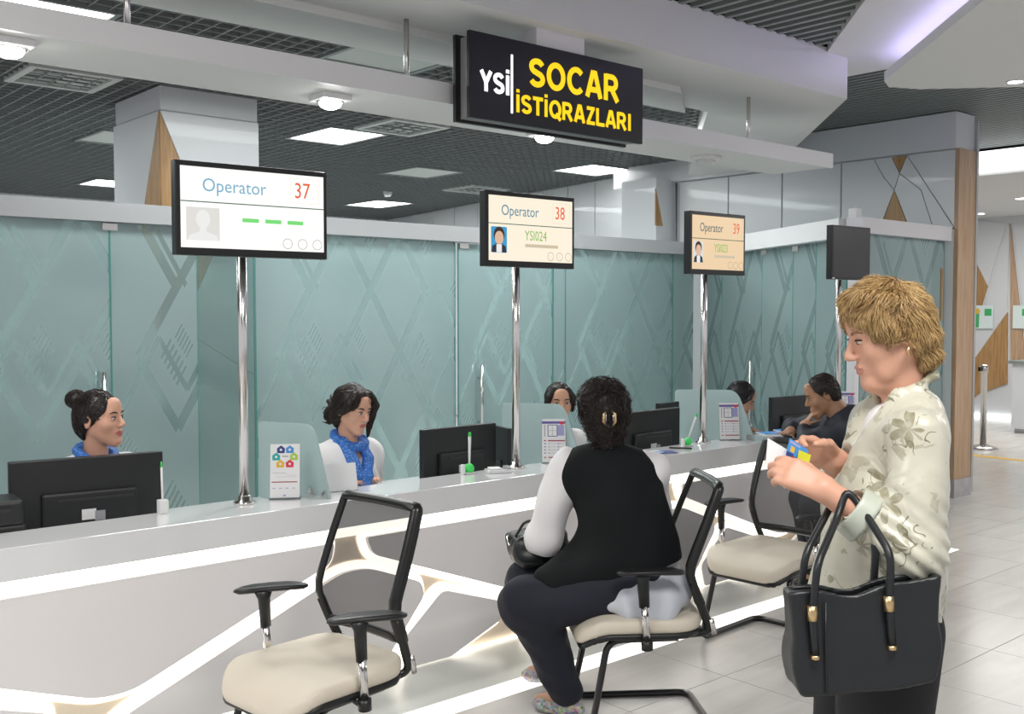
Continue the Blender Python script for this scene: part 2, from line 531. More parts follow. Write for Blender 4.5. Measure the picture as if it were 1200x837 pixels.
class MB:
    """collects shapes, builds one mesh object"""
    def __init__(self):
        self.v, self.f, self.s = [], [], []

    def add(self, vs, fs, smooth=False):
        n = len(self.v)
        self.v += [tuple(p) for p in vs]
        self.f += [tuple(i + n for i in q) for q in fs]
        self.s += [smooth] * len(fs)
        return self

    def box(self, c, s, rz=0.0, bev=0.0):
        x, y, z = s[0] / 2, s[1] / 2, s[2] / 2
        if bev <= 0:
            vs = [(i * x, j * y, k * z) for i in (-1, 1) for j in (-1, 1) for k in (-1, 1)]
            fs = [(0, 1, 3, 2), (4, 6, 7, 5), (0, 4, 5, 1), (2, 3, 7, 6), (0, 2, 6, 4), (1, 5, 7, 3)]
        else:
            bm = bmesh.new()
            bmesh.ops.create_cube(bm, size=1)
            for q in bm.verts: q.co = Vector((q.co.x * 2 * x, q.co.y * 2 * y, q.co.z * 2 * z))
            bmesh.ops.bevel(bm, geom=list(bm.edges), offset=bev, segments=2, affect='EDGES', profile=0.6)
            bm.verts.index_update()
            vs = [tuple(q.co) for q in bm.verts]
            fs = [tuple(q.index for q in f.verts) for f in bm.faces]
            bm.free()
        ca, sa = math.cos(rz), math.sin(rz)
        vs = [(c[0] + ca * p[0] - sa * p[1], c[1] + sa * p[0] + ca * p[1], c[2] + p[2]) for p in vs]
        return self.add(vs, fs)

    def span(self, x0, x1, y0, y1, z0, z1, bev=0.0):
        return self.box(((x0 + x1) / 2, (y0 + y1) / 2, (z0 + z1) / 2), (x1 - x0, y1 - y0, z1 - z0), 0, bev)

    def prism(self, pts, axis, a0, a1):
        """polygon pts (2D) swept along an axis: 'y' -> pts are (x, z); 'z' -> (x, y); 'x' -> (y, z)"""
        n = len(pts)
        def mk(p, a):
            return (p[0], a, p[1]) if axis == 'y' else ((p[0], p[1], a) if axis == 'z' else (a, p[0], p[1]))
        vs = [mk(p, a0) for p in pts] + [mk(p, a1) for p in pts]
        ar = sum(pts[i][0] * pts[(i + 1) % n][1] - pts[(i + 1) % n][0] * pts[i][1] for i in range(n))
        fs = [tuple(range(n)), tuple(range(2 * n - 1, n - 1, -1))] + [(i, i + n, (i + 1) % n + n, (i + 1) % n) for i in range(n)]
        flip = (ar > 0) != (axis == 'y')
        if (a1 < a0): flip = not flip
        if flip: fs = [tuple(reversed(q)) for q in fs]
        return self.add(vs, fs)

    def tube(self, path, r, seg=10, fillet=0.0, closed=False, flat=None):
        P = [Vector(p) for p in path]
        if fillet > 0:
            Q = []
            n = len(P)
            for i, p in enumerate(P):
                if (i == 0 or i == n - 1) and not closed:
                    Q.append(p); continue
                a, b = P[i - 1], P[(i + 1) % n]
                d1, d2 = (a - p), (b - p)
                l = min(fillet, d1.length * 0.48, d2.length * 0.48)
                s, e = p + d1.normalized() * l, p + d2.normalized() * l
                for t in (0, .2, .4, .6, .8, 1):
                    Q.append(s * (1 - t) ** 2 + p * 2 * t * (1 - t) + e * t * t)
            P = Q
        n = len(P)
        rs = r if isinstance(r, (list, tuple)) else [r] * n
        if len(rs) != n: rs = [rs[0] + (rs[-1] - rs[0]) * i / (n - 1) for i in range(n)]
        tan = []
        for i in range(n):
            if closed: t = P[(i + 1) % n] - P[i - 1]
            else: t = P[min(i + 1, n - 1)] - P[max(i - 1, 0)]
            tan.append(t.normalized())
        up = Vector((0, 0, 1)) if abs(tan[0].z) < 0.9 else Vector((1, 0, 0))
        nrm = (up - tan[0] * up.dot(tan[0])).normalized()
        vs, fs = [], []
        for i in range(n):
            nrm = (nrm - tan[i] * nrm.dot(tan[i]))
            nrm = nrm.normalized() if nrm.length > 1e-6 else tan[i].orthogonal().normalized()
            bn = tan[i].cross(nrm)
            k1, k2 = flat if flat else (1, 1)
            for k in range(seg):
                a = 2 * PI * k / seg
                vs.append(P[i] + (nrm * math.cos(a) * k1 + bn * math.sin(a) * k2) * rs[i])
        m = n if closed else n - 1
        for i in range(m):
            j = (i + 1) % n
            for k in range(seg):
                k2_ = (k + 1) % seg
                fs.append((i * seg + k, i * seg + k2_, j * seg + k2_, j * seg + k))
        if not closed:
            fs.append(tuple(range(seg - 1, -1, -1)))
            fs.append(tuple((n - 1) * seg + k for k in range(seg)))
        return self.add(vs, fs, True)

    def lathe(self, c, prof, seg=20):
        """prof: (radius, z)"""
        vs, fs = [], []
        for r, z in prof:
            for k in range(seg):
                a = 2 * PI * k / seg
                vs.append((c[0] + r * math.cos(a), c[1] + r * math.sin(a), c[2] + z))
        for i in range(len(prof) - 1):
            for k in range(seg):
                k2 = (k + 1) % seg
                fs.append((i * seg + k, i * seg + k2, (i + 1) * seg + k2, (i + 1) * seg + k))
        fs.append(tuple(range(seg - 1, -1, -1)))
        fs.append(tuple((len(prof) - 1) * seg + k for k in range(seg)))
        return self.add(vs, fs, True)

    def sphere(self, c, r, seg=14, rings=9):
        rx, ry, rz = r if isinstance(r, (tuple, list)) else (r, r, r)
        prof = [(max(1e-4, math.sin(PI * i / rings)), -math.cos(PI * i / rings)) for i in range(rings + 1)]
        vs, fs = [], []
        for rr, z in prof:
            for k in range(seg):
                a = 2 * PI * k / seg
                vs.append((c[0] + rx * rr * math.cos(a), c[1] + ry * rr * math.sin(a), c[2] + rz * z))
        for i in range(rings):
            for k in range(seg):
                k2 = (k + 1) % seg
                fs.append((i * seg + k, i * seg + k2, (i + 1) * seg + k2, (i + 1) * seg + k))
        return self.add(vs, fs, True)

    def mesh(self, name):
        me = bpy.data.meshes.new(name)
        me.from_pydata(self.v, [], self.f)
        me.polygons.foreach_set('use_smooth', self.s)
        me.update()
        return me

    def build(self, name, material, parent=None, loc=(0, 0, 0), rz=0.0):
        me = self.mesh(name)
        me.materials.append(MATS[material])
        o = bpy.data.objects.new(name, me)
        C.objects.link(o)
        o.location = loc
        o.rotation_euler = (0, 0, rz)
        if parent is not None: o.parent = parent
        return o


def copy_tree(o, parent=None):
    c = o.copy()
    C.objects.link(c)
    c.parent = parent
    for ch in list(o.children): copy_tree(ch, c)
    return c


def link_copy(o, parent=None, loc=None, scale=None, rot=None):
    c = o.copy()
    C.objects.link(c)
    if parent is not None: c.parent = parent
    if loc is not None: c.location = loc
    if scale is not None: c.scale = scale
    if rot is not None: c.rotation_euler = rot
    return c


def round_poly(pts, r, seg=5):
    out = []
    n = len(pts)
    for i in range(n):
        p, a, b = Vector(pts[i]), Vector(pts[i - 1]), Vector(pts[(i + 1) % n])
        rr = r[i] if isinstance(r, (list, tuple)) else r
        d1, d2 = (a - p), (b - p)
        l = min(rr, d1.length * 0.45, d2.length * 0.45)
        s, e = p + d1.normalized() * l, p + d2.normalized() * l
        for k in range(seg + 1):
            t = k / seg
            q = s * (1 - t) ** 2 + p * 2 * t * (1 - t) + e * t * t
            out.append((q.x, q.y))
    return out


def offset_poly(pts, d):
    """move each edge outwards by d (counter-clockwise polygons)"""
    n = len(pts)
    ar = sum(pts[i][0] * pts[(i + 1) % n][1] - pts[(i + 1) % n][0] * pts[i][1] for i in range(n))
    if ar < 0: pts = list(reversed(pts))
    out = []
    for i in range(n):
        p, a, b = Vector(pts[i]), Vector(pts[i - 1]), Vector(pts[(i + 1) % n])
        e1, e2 = (p - a).normalized(), (b - p).normalized()
        n1, n2 = Vector((e1.y, -e1.x)), Vector((e2.y, -e2.x))
        m = (n1 + n2)
        m = m / max(0.35, m.dot(n1)) if m.length > 1e-5 else n1
        out.append((p.x + m.x * d, p.y + m.y * d))
    return out


def text_mesh(name, s, size, material, parent, loc, wx=1.0, depth=0.0015, bold=0.0, align='LEFT', rz=0.0, rot=None, spacing=1.0):
    """raised lettering standing in the x-z plane and facing -y"""
    cu = bpy.data.curves.new(name, 'FONT')
    cu.body = s
    cu.size = size
    cu.extrude = depth
    cu.offset = bold
    cu.align_x = align
    cu.align_y = 'CENTER'
    cu.space_character = spacing
    cu.resolution_u = 3
    tmp = bpy.data.objects.new(name, cu)
    C.objects.link(tmp)
    dg = bpy.context.evaluated_depsgraph_get()
    me = bpy.data.meshes.new_from_object(tmp.evaluated_get(dg))
    bpy.data.objects.remove(tmp, do_unlink=True)
    for v in me.vertices:
        x, y, z = v.co
        v.co = (x * wx, -z, y)
    me.materials.clear()
    me.materials.append(MATS[material])
    o = bpy.data.objects.new(name, me)
    C.objects.link(o)
    o.parent = parent
    o.location = loc
    o.rotation_euler = rot if rot else (0, 0, rz)
    return o


def arc(cx, cy, rx, ry, a0, a1, n=14):
    return [(cx + rx * math.cos(math.radians(a0 + (a1 - a0) * k / n)), cy + ry * math.sin(math.radians(a0 + (a1 - a0) * k / n))) for k in range(n + 1)]


def glyph(c):
    """strokes of a bold sans capital: (width, [(polyline, closed)]), cap height 1"""
    if c == 'S': return 0.64, [(arc(0.32, 0.715, 0.225, 0.198, 20, 255) + arc(0.32, 0.285, 0.235, 0.200, 75, -160), False)]
    if c == 'O': return 0.78, [(arc(0.39, 0.5, 0.30, 0.413, 0, 345, 23), True)]
    if c == 'Q': return 0.78, [(arc(0.39, 0.5, 0.30, 0.413, 0, 345, 23), True), ([(0.42, 0.27), (0.74, -0.05)], False)]
    if c == 'C': return 0.72, [(arc(0.39, 0.5, 0.30, 0.413, 42, 318, 20), False)]
    if c == 'A': return 0.74, [([(0.075, 0.0), (0.335, 1.0)], False), ([(0.665, 0.0), (0.405, 1.0)], False), ([(0.33, 0.93), (0.41, 0.93)], False), ([(0.18, 0.30), (0.56, 0.30)], False)]
    if c == 'R': return 0.72, [([(0.095, 0.0), (0.095, 1.0)], False), ([(0.095, 0.915), (0.36, 0.915)] + arc(0.36, 0.69, 0.20, 0.225, 75, -75, 8) + [(0.36, 0.465), (0.095, 0.465)], False), ([(0.36, 0.46), (0.63, 0.0)], False)]
    if c == 'I': return 0.27, [([(0.135, 0.0), (0.135, 1.0)], False)]
    if c == 'İ': return 0.27, [([(0.135, 0.0), (0.135, 0.96)], False), ([(0.135, 1.06), (0.135, 1.24)], False)]
    if c == 'T': return 0.64, [([(0.0, 0.915), (0.64, 0.915)], False), ([(0.32, 0.0), (0.32, 0.9)], False)]
    if c == 'Z': return 0.63, [([(0.04, 0.915), (0.585, 0.915)], False), ([(0.50, 0.93), (0.115, 0.07)], False), ([(0.03, 0.085), (0.60, 0.085)], False)]
    if c == 'L': return 0.60, [([(0.095, 1.0), (0.095, 0.0)], False), ([(0.095, 0.085), (0.58, 0.085)], False)]
    return 0.70, [([(0.075, 1.0), (0.35, 0.44)], False), ([(0.625, 1.0), (0.35, 0.44)], False), ([(0.35, 0.50), (0.35, 0.0)], False)]


def letters(s, x0, x1, z0, cap_h, y, material, parent, stroke=0.175):
    """each letter of a raised sign is a piece of its own, fitted between x0 and x1 on the base line z0"""
    gs = [glyph(c) for c in s]
    gap = 0.07
    tot = sum(g[0] for g in gs) + gap * (len(gs) - 1)
    kx = (x1 - x0) / tot
    cx = x0
    for c, (w, strokes) in zip(s, gs):
        mb = MB()
        for n_, (pl, closed) in enumerate(strokes):
            P = [Vector((a * kx, b * cap_h)) for a, b in pl]
            n = len(P)
            h = stroke * 0.5 * (kx + cap_h) / 2
            Lp, Rp = [], []
            for i in range(n):
                a = P[i - 1] if (closed or i > 0) else P[i]
                b = P[(i + 1) % n] if (closed or i < n - 1) else P[i]
                t = (b - a).normalized()
                nn = Vector((-t.y, t.x)) * h
                Lp.append(P[i] + nn); Rp.append(P[i] - nn)
            yo = y - 0.003 - 0.0002 * n_
            vs = [(q.x, yo, q.y) for q in Lp] + [(q.x, yo, q.y) for q in Rp] + [(q.x, y, q.y) for q in Lp] + [(q.x, y, q.y) for q in Rp]
            fs = []
            for i in range(n if closed else n - 1):
                j = (i + 1) % n
                fs += [(i, i + n, j + n, j), (i, j, j + 2 * n, i + 2 * n), (i + n, i + 3 * n, j + 3 * n, j + n)]
            mb.add(vs, fs)
        mb.build('letter', material, parent, (cx, 0, z0))
        cx += (w + gap) * kx


def flat(name, pts, y, material, parent, th=0.0006):
    """thin print in the x-z plane facing -y"""
    return MB().prism(pts, 'y', y, y - th).build(name, material, parent)


def rect(x0, x1, z0, z1):
    return [(x0, z0), (x1, z0), (x1, z1), (x0, z1)]


def disc(cx, cz, r, n=20, rz=None):
    return [(cx + r * math.cos(2 * PI * k / n), cz + (rz or r) * math.sin(2 * PI * k / n)) for k in range(n)]


def ring(name, cx, cz, r, w, y, material, parent, n=20):
    mb = MB()
    vs = []
    for k in range(n):
        a = 2 * PI * k / n
        vs += [(cx + r * math.cos(a), y, cz + r * math.sin(a)), (cx + (r - w) * math.cos(a), y, cz + (r - w) * math.sin(a))]
    mb.add(vs, [(2 * k, 2 * k + 1, (2 * k + 3) % (2 * n), (2 * k + 2) % (2 * n)) for k in range(n)])
    return mb.build(name, material, parent)


# ------------------------------------------------------------------ solid modelling with distance fields
def A3(p): return np.array(p, dtype=np.float32)


def smin(a, b, k):
    if k <= 0: return np.minimum(a, b)
    h = np.clip(0.5 + 0.5 * (b - a) / k, 0, 1)
    return b + (a - b) * h - k * h * (1 - h)


def smax(a, b, k): return -smin(-a, -b, k)


def cap(a, b, r0, r1=None, fl=None):
    a, b = A3(a), A3(b)
    r1 = r0 if r1 is None else r1
    s = A3(fl) if fl is not None else None
    if s is not None: a, b = a / s, b / s
    ab = b - a
    L = float(ab @ ab) + 1e-9
    ms = 1.0 if s is None else float(min(fl))
    def fn(p):
        q = p if s is None else p / s
        t = np.clip(((q - a) @ ab) / L, 0, 1)
        d = q - a - t[:, None] * ab
        return (np.sqrt((d * d).sum(1)) - (r0 + (r1 - r0) * t)) * ms
    return fn


def chain(pts, rs, k=0.0, fl=None):
    fs = [cap(pts[i], pts[i + 1], rs[i], rs[i + 1], fl) for i in range(len(pts) - 1)]
    return union(fs, k)


def ell(c, r, rot=None):
    c, r = A3(c), A3(r)
    M = None if rot is None else np.array(Euler(rot).to_matrix(), dtype=np.float32)
    def fn(p):
        q = p - c
        if M is not None: q = q @ M
        k0 = np.sqrt(((q / r) ** 2).sum(1)) + 1e-9
        k1 = np.sqrt(((q / (r * r)) ** 2).sum(1)) + 1e-9
        return k0 * (k0 - 1) / k1
    return fn


def rbox(c, hs, r, rot=None):
    c, hs = A3(c), A3(hs) - r
    M = None if rot is None else np.array(Euler(rot).to_matrix(), dtype=np.float32)
    def fn(p):
        q = p - c
        if M is not None: q = q @ M
        q = np.abs(q) - hs
        return np.sqrt((np.maximum(q, 0) ** 2).sum(1)) + np.minimum(q.max(1), 0) - r
    return fn


def plane(pt, n):
    pt, n = A3(pt), A3(n)
    n = n / np.linalg.norm(n)
    return lambda p: (p - pt) @ n


def union(fs, k=0.0):
    def fn(p):
        d = fs[0](p)
        for g in fs[1:]: d = smin(d, g(p), k)
        return d
    return fn


def near(f, c, R):
    """f lies inside the ball (c, R): far from it the ball's own distance is enough"""
    c = A3(c)
    def fn(p):
        r = np.sqrt(((p - c) ** 2).sum(1))
        d = r - R
        m = d < 0.05
        if m.any(): d[m] = f(p[m])
        return d
    return fn


def sub(f, g, k=0.0): return lambda p: smax(f(p), -g(p), k)
def inter(f, g, k=0.0): return lambda p: smax(f(p), g(p), k)
def grow(f, r): return lambda p: f(p) - r
def moved(f, M):
    """f evaluated in the frame of matrix M (rotation and translation)"""
    Ri = np.array(M.to_3x3().inverted(), dtype=np.float32)
    t = A3(M.to_translation())
    return lambda p: f((p - t) @ Ri.T)


def wavy(f, amp, sc, seed=0, st=(1, 1, 1)):
    rng = np.random.default_rng(seed)
    W = [(rng.normal(size=3).astype(np.float32) * sc * np.array(st, dtype=np.float32), rng.random() * 6.28) for _ in range(5)]
    def fn(p):
        n = 0
        for w, ph in W: n = n + np.sin(p @ w + ph)
        return f(p) - amp * n / 2.2
    return fn


def solve(f, lo, hi, h):
    """surface of f inside the box, as vertices and quads (surface nets on a sparse grid)"""
    lo, hi = A3(lo) - 2 * h, A3(hi) + 2 * h
    B = 8
    nb = np.ceil((hi - lo) / (h * B)).astype(int)
    n = nb * B + 1
    ax = [lo[i] + h * np.arange(n[i], dtype=np.float32) for i in range(3)]
    cx = [lo[i] + h * B * (np.arange(nb[i], dtype=np.float32) + 0.5) for i in range(3)]
    G = np.stack(np.meshgrid(*cx, indexing='ij'), -1).reshape(-1, 3)
    dc = f(G).reshape(nb)
    V = np.ones(n, dtype=np.float32)
    near = np.argwhere(np.abs(dc) < h * B * 1.25)
    for i, j, k in np.argwhere(dc <= -h * B * 1.25):
        V[i * B:i * B + B + 1, j * B:j * B + B + 1, k * B:k * B + B + 1] = -1
    loc = np.stack(np.meshgrid(*[np.arange(B + 1)] * 3, indexing='ij'), -1).reshape(-1, 3)
    for s in range(0, len(near), 400):
        blk = near[s:s + 400]
        idx = (blk[:, None, :] * B + loc[None]).reshape(-1, 3)
        P = lo + h * idx.astype(np.float32)
        V[idx[:, 0], idx[:, 1], idx[:, 2]] = f(P)
    ins = V < 0
    cs = ins[:-1, :-1, :-1].astype(np.int8)
    cs = cs * 0
    for a in (0, 1):
        for b in (0, 1):
            for c in (0, 1):
                cs += ins[a:n[0] - 1 + a, b:n[1] - 1 + b, c:n[2] - 1 + c]
    act = (cs > 0) & (cs < 8)
    ci = np.argwhere(act)
    idm = -np.ones(act.shape, dtype=np.int64)
    idm[act] = np.arange(len(ci))
    acc = np.zeros((len(ci), 3), dtype=np.float32)
    cnt = np.zeros(len(ci), dtype=np.float32)
    cor = [(a, b, c) for a in (0, 1) for b in (0, 1) for c in (0, 1)]
    for p in cor:
        for axn in range(3):
            if p[axn]: continue
            q = list(p); q[axn] = 1
            v0 = V[ci[:, 0] + p[0], ci[:, 1] + p[1], ci[:, 2] + p[2]]
            v1 = V[ci[:, 0] + q[0], ci[:, 1] + q[1], ci[:, 2] + q[2]]
            m = (v0 < 0) != (v1 < 0)
            t = v0[m] / (v0[m] - v1[m])
            base = np.array(p, dtype=np.float32)[None].repeat(m.sum(), 0)
            base[:, axn] += t
            acc[m] += base
            cnt[m] += 1
    verts = lo + h * (ci + acc / cnt[:, None])
    faces = []
    for axn in range(3):
        o1, o2 = (axn + 1) % 3, (axn + 2) % 3
        sl0 = [slice(None)] * 3; sl1 = [slice(None)] * 3
        sl0[axn] = slice(0, n[axn] - 1); sl1[axn] = slice(1, n[axn])
        e0, e1 = ins[tuple(sl0)], ins[tuple(sl1)]
        E = np.argwhere(e0 != e1)
        E = E[(E[:, o1] > 0) & (E[:, o2] > 0) & (E[:, o1] < n[o1] - 1) & (E[:, o2] < n[o2] - 1)]
        def g(d1, d2):
            q = E.copy(); q[:, o1] -= d1; q[:, o2] -= d2
            return idm[q[:, 0], q[:, 1], q[:, 2]]
        quad = np.stack([g(1, 1), g(0, 1), g(0, 0), g(1, 0)], 1)
        fl = ~e0[E[:, 0], E[:, 1], E[:, 2]]
        quad[fl] = quad[fl][:, ::-1]
        faces.append(quad)
    faces = np.concatenate(faces)
    faces = faces[(faces >= 0).all(1)]
    return verts, faces


def sdf_obj(name, f, lo, hi, h, material, parent=None, loc=(0, 0, 0), extra=None, rot=(0, 0, 0)):
    """extra: list of (material, test(points) -> bool) painting faces that have another material"""
    v, q = solve(f, lo, hi, h)
    me = bpy.data.meshes.new(name)
    me.vertices.add(len(v)); me.vertices.foreach_set('co', v.astype(np.float32).ravel())
    me.loops.add(q.size); me.loops.foreach_set('vertex_index', q.astype(np.int32).ravel())
    me.polygons.add(len(q))
    me.polygons.foreach_set('loop_start', np.arange(0, q.size, 4, dtype=np.int32))
    me.polygons.foreach_set('use_smooth', np.ones(len(q), dtype=bool))
    me.materials.append(MATS[material])
    if extra:
        cen = v[q].mean(1)
        mi = np.zeros(len(q), dtype=np.int32)
        for k, (mn, test) in enumerate(extra):
            me.materials.append(MATS[mn])
            mi[test(cen)] = k + 1
        me.polygons.foreach_set('material_index', mi)
    me.update(calc_edges=True)
    me.validate()
    o = bpy.data.objects.new(name, me)
    C.objects.link(o)
    if parent is not None: o.parent = parent
    o.location = loc
    o.rotation_euler = rot
    return o


def grad(f, p, e=0.002):
    g = np.stack([f(p + A3((e, 0, 0))) - f(p - A3((e, 0, 0))), f(p + A3((0, e, 0))) - f(p - A3((0, e, 0))), f(p + A3((0, 0, e))) - f(p - A3((0, 0, e)))], 1)
    return g / (np.linalg.norm(g, axis=1, keepdims=True) + 1e-9)


def strands(name, f, hair_obj, flow, n, length, r, material, parent, lift=0.003, steps=7, seed=1, loc=(0, 0, 0), rot=(0, 0, 0), keep=None, stray=0.0):
    """fine locks that follow the surface of f along the flow field, one mesh"""
    rng = np.random.default_rng(seed)
    co = np.empty(len(hair_obj.data.vertices) * 3, dtype=np.float32)
    hair_obj.data.vertices.foreach_get('co', co)
    co = co.reshape(-1, 3)
    if keep is not None: co = co[keep(co)]
    p = co[rng.integers(0, len(co), n)] + rng.normal(size=(n, 3)).astype(np.float32) * 0.002
    L = length * (0.6 + 0.8 * rng.random(n).astype(np.float32))[:, None]
    jit = rng.normal(size=(n, 3)).astype(np.float32) * 0.25
    path = []
    up = lift * (0.3 + 1.4 * rng.random(n).astype(np.float32))
    for s in range(steps):
        g = grad(f, p)
        p = p - g * (f(p) - up * (1 + stray * s * s / steps))[:, None]
        path.append(p.copy())
        d = flow(p) + jit
        d = d - g * (d * g).sum(1, keepdims=True)
        d = d / (np.linalg.norm(d, axis=1, keepdims=True) + 1e-6)
        p = p + d * L / steps
    path = np.stack(path, 1)
    vs = np.zeros((n, steps, 3, 3), dtype=np.float32)
    for s in range(steps):
        t = path[:, min(s + 1, steps - 1)] - path[:, max(s - 1, 0)]
        t /= np.linalg.norm(t, axis=1, keepdims=True) + 1e-9
        a = np.cross(t, A3((0.31, 0.52, 0.79)))
        a /= np.linalg.norm(a, axis=1, keepdims=True) + 1e-9
        b = np.cross(t, a)
        rr = r * (0.25 + 0.75 * math.sin(PI * (0.12 + 0.83 * s / (steps - 1))))
        for k in range(3):
            an = 2 * PI * k / 3
            vs[:, s, k] = path[:, s] + (a * math.cos(an) + b * math.sin(an)) * rr
    V = vs.reshape(-1, 3)
    base = (np.arange(n) * steps * 3)[:, None]
    Q = []
    for s in range(steps - 1):
        for k in range(3):
            k2 = (k + 1) % 3
            Q.append(np.stack([base[:, 0] + s * 3 + k, base[:, 0] + s * 3 + k2, base[:, 0] + (s + 1) * 3 + k2, base[:, 0] + (s + 1) * 3 + k], 1))
    q = np.concatenate(Q)
    me = bpy.data.meshes.new(name)
    me.vertices.add(len(V)); me.vertices.foreach_set('co', V.ravel())
    me.loops.add(q.size); me.loops.foreach_set('vertex_index', q.astype(np.int32).ravel())
    me.polygons.add(len(q))
    me.polygons.foreach_set('loop_start', np.arange(0, q.size, 4, dtype=np.int32))
    me.polygons.foreach_set('use_smooth', np.ones(len(q), dtype=bool))
    me.update(calc_edges=True)
    atr = me.attributes.new('strand', 'FLOAT', 'POINT')
    atr.data.foreach_set('value', np.repeat(rng.random(n).astype(np.float32), steps * 3))
    me.materials.append(MATS[material])
    o = bpy.data.objects.new(name, me)
    C.objects.link(o)
    o.parent = parent
    o.location = loc
    o.rotation_euler = rot
    tag(o, kind='stuff')
    return o

# ------------------------------------------------------------------ the setting
def struct(name, mb, material, parent=None):
    o = mb.build(name, material, parent)
    if parent is None: tag(o, kind='structure')
    return o


# floor: a grout bed and square tiles
floor = struct('floor', MB().span(-4, 18, -4, 17, -0.12, -0.004), 'grout')
PT = 0.6255
tile_me = MB().span(-PT / 2 + 0.002, PT / 2 - 0.002, -PT / 2 + 0.002, PT / 2 - 0.002, -0.012, 0.0).mesh('floor_tile')
tile_me.materials.append(MATS['floor_tile'])
tiles, rest = [], MB()
for i in range(-12, 21):
    for j in range(-11, 23):
        x, y = 3.703 + PT * (i + 0.5), 2.16 + PT * (j + 0.5)
        if x > 17.7 or y > 16.7 or x < -3.6: continue
        q = project((x, y, 0))
        if q[2] > 2.5 and -60 < q[0] < 1260 and q[1] < 960 and (y < 3.4 or x > 8.6) and len(tiles) < 300:
            tiles.append((q[2], x, y))
        else:
            rest.span(x - PT / 2 + 0.002, x + PT / 2 - 0.002, y - PT / 2 + 0.002, y + PT / 2 - 0.002, -0.012, 0.0)
for d, x, y in tiles:
    o = bpy.data.objects.new('floor_tile', tile_me)
    C.objects.link(o)
    o.parent = floor
    o.location = (x, y, 0)
tag(rest.build('tile_field', 'floor_tile', floor), kind='stuff')
fl_led = MB().span(-2.2, 6.9, 3.24, 3.37, -0.003, 0.0015).build('floor_light_strip', 'led_floor')
tag(fl_led, 'glowing white light strip set into the floor along the counter', 'light strip')
yl = MB().span(11.53, 11.66, 2.6, 6.6, 0.0, 0.0015).build('floor_marking', 'print_orange')
tag(yl, 'thin yellow line taped across the floor beyond the wooden wall end', 'floor marking')
MATS['print_orange'].node_tree.nodes['Principled BSDF'].inputs['Base Color'].default_value = (0.75, 0.45, 0.03, 1)

# open-cell ceiling over the office: dark void, blades both ways
Z_GRID = 3.25
void = struct('ceiling', MB().span(-3, 10.6, 4.6, 16, 3.62, 3.655), 'void_dark')
for nm_, b_ in (('front', (-3, 6.0, 4.6, 4.66)), ('back', (-3, 10.6, 15.5, 15.56)), ('left', (-3, -2.94, 4.66, 15.5)), ('right', (10.6, 10.66, 8.0, 15.5))):
    MB().span(*b_, 3.30, 3.63).build('plenum_light_blocker', 'void_dark', void)  # added walls that keep ambient light out of the void above the grid
blade_me = MB().box((0, 0, 0), (1, 0.008, 0.045)).mesh('grid_blade')
blade_me.materials.append(MATS['grid_metal'])
GP = 0.112


def blade(p0, p1):
    o = bpy.data.objects.new('grid_blade', blade_me)
    C.objects.link(o)
    o.parent = void
    m = ((p0[0] + p1[0]) / 2, (p0[1] + p1[1]) / 2)
    L = math.hypot(p1[0] - p0[0], p1[1] - p0[1])
    o.location = (m[0], m[1], Z_GRID + 0.0225)
    o.scale = (L, 1, 1)
    o.rotation_euler = (0, 0, math.atan2(p1[1] - p0[1], p1[0] - p0[0]))


def grid_right(y):
    """right end of the grid field at depth y: a 45 degree edge, then the panelled wall"""
    if y < 7.35: return 6.0 + (y - 4.7) * (3.0 / 2.65)
    return 8.97 + (y - 7.35) * 0.182


k = 0
y = 4.72
while y < 15.3:
    blade((0.0 if y < 7 else 1.5, y), (grid_right(y), y))
    y += GP
x = 0.3
while x < 10.3:
    y0 = 4.7 if x < 6.0 else (4.7 + (x - 6.0) * 2.65 / 3.0 if x < 8.97 else 7.35 + (x - 8.97) / 0.182)
    if y0 < 15.2: blade((x, y0), (x, 15.3))
    x += GP

# dropped soffit along the counter with its 45 degree return
soffit = struct('ceiling', MB().prism([(-3, 3.8), (6.34, 3.8), (7.7, 5.06), (9.6, 6.9), (9.6, 7.95), (9.0, 7.35), (6.0, 4.71), (-3, 4.71)], 'z', 3.06, 3.36), 'ceiling_white')
MB().prism([(-3, 4.30), (5.2, 4.30), (5.75, 4.71), (-3, 4.71)], 'z', 3.02, 3.062).build('soffit_step', 'ceiling_white', soffit)

# slatted ceiling over the hall
slat_void = struct('ceiling', MB().span(-4, 16, -4, 9.5, 3.66, 3.74), 'void_dark')
for b_ in ((-4, 16, 9.44, 9.5), (-4, 16, -4, -3.94), (-4, -3.94, -3.94, 9.44), (11.06, 11.12, -3.94, 9.44)):
    MB().span(*b_, 3.45, 3.67).build('plenum_light_blocker', 'void_dark', slat_void)  # added walls that shut out side light, so the slats stay darker
slat_me = MB().box((0, 0, 0), (0.035, 1, 0.10)).mesh('ceiling_slat')
slat_me.materials.append(MATS['slat_metal'])


def slat(x, y0, y1, z=3.40):
    o = bpy.data.objects.new('ceiling_slat', slat_me)
    C.objects.link(o)
    o.parent = slat_void
    o.location = (x, (y0 + y1) / 2, z)
    o.scale = (1, y1 - y0, 1)


x = 0.6
while x < 6.05:                                 # field in front of the soffit, cut by the diagonal band
    y0 = -1.0 if x < 2.2 else (x - 6.09) * (0.84 / 0.94) + 3.8
    if y0 < 3.75: slat(x, y0, 3.8)
    x += 0.105
x = 6.9
while x < 11.0:                                 # far field, up to the wall and over the passage
    slat(x, -0.5, 4.0 + min(3.6, (x - 6.3) * 0.95) if x < 8.7 else (7.6 if x < 9.2 else 8.6), 3.40)
    x += 0.085
# white band between the two slat fields
band = struct('ceiling', MB().prism([(1.1, -0.66), (6.09, 3.8), (6.34, 3.8), (6.34, 4.0), (6.83, 4.45), (6.83, -0.66)], 'z', 3.33, 3.40), 'ceiling_white')
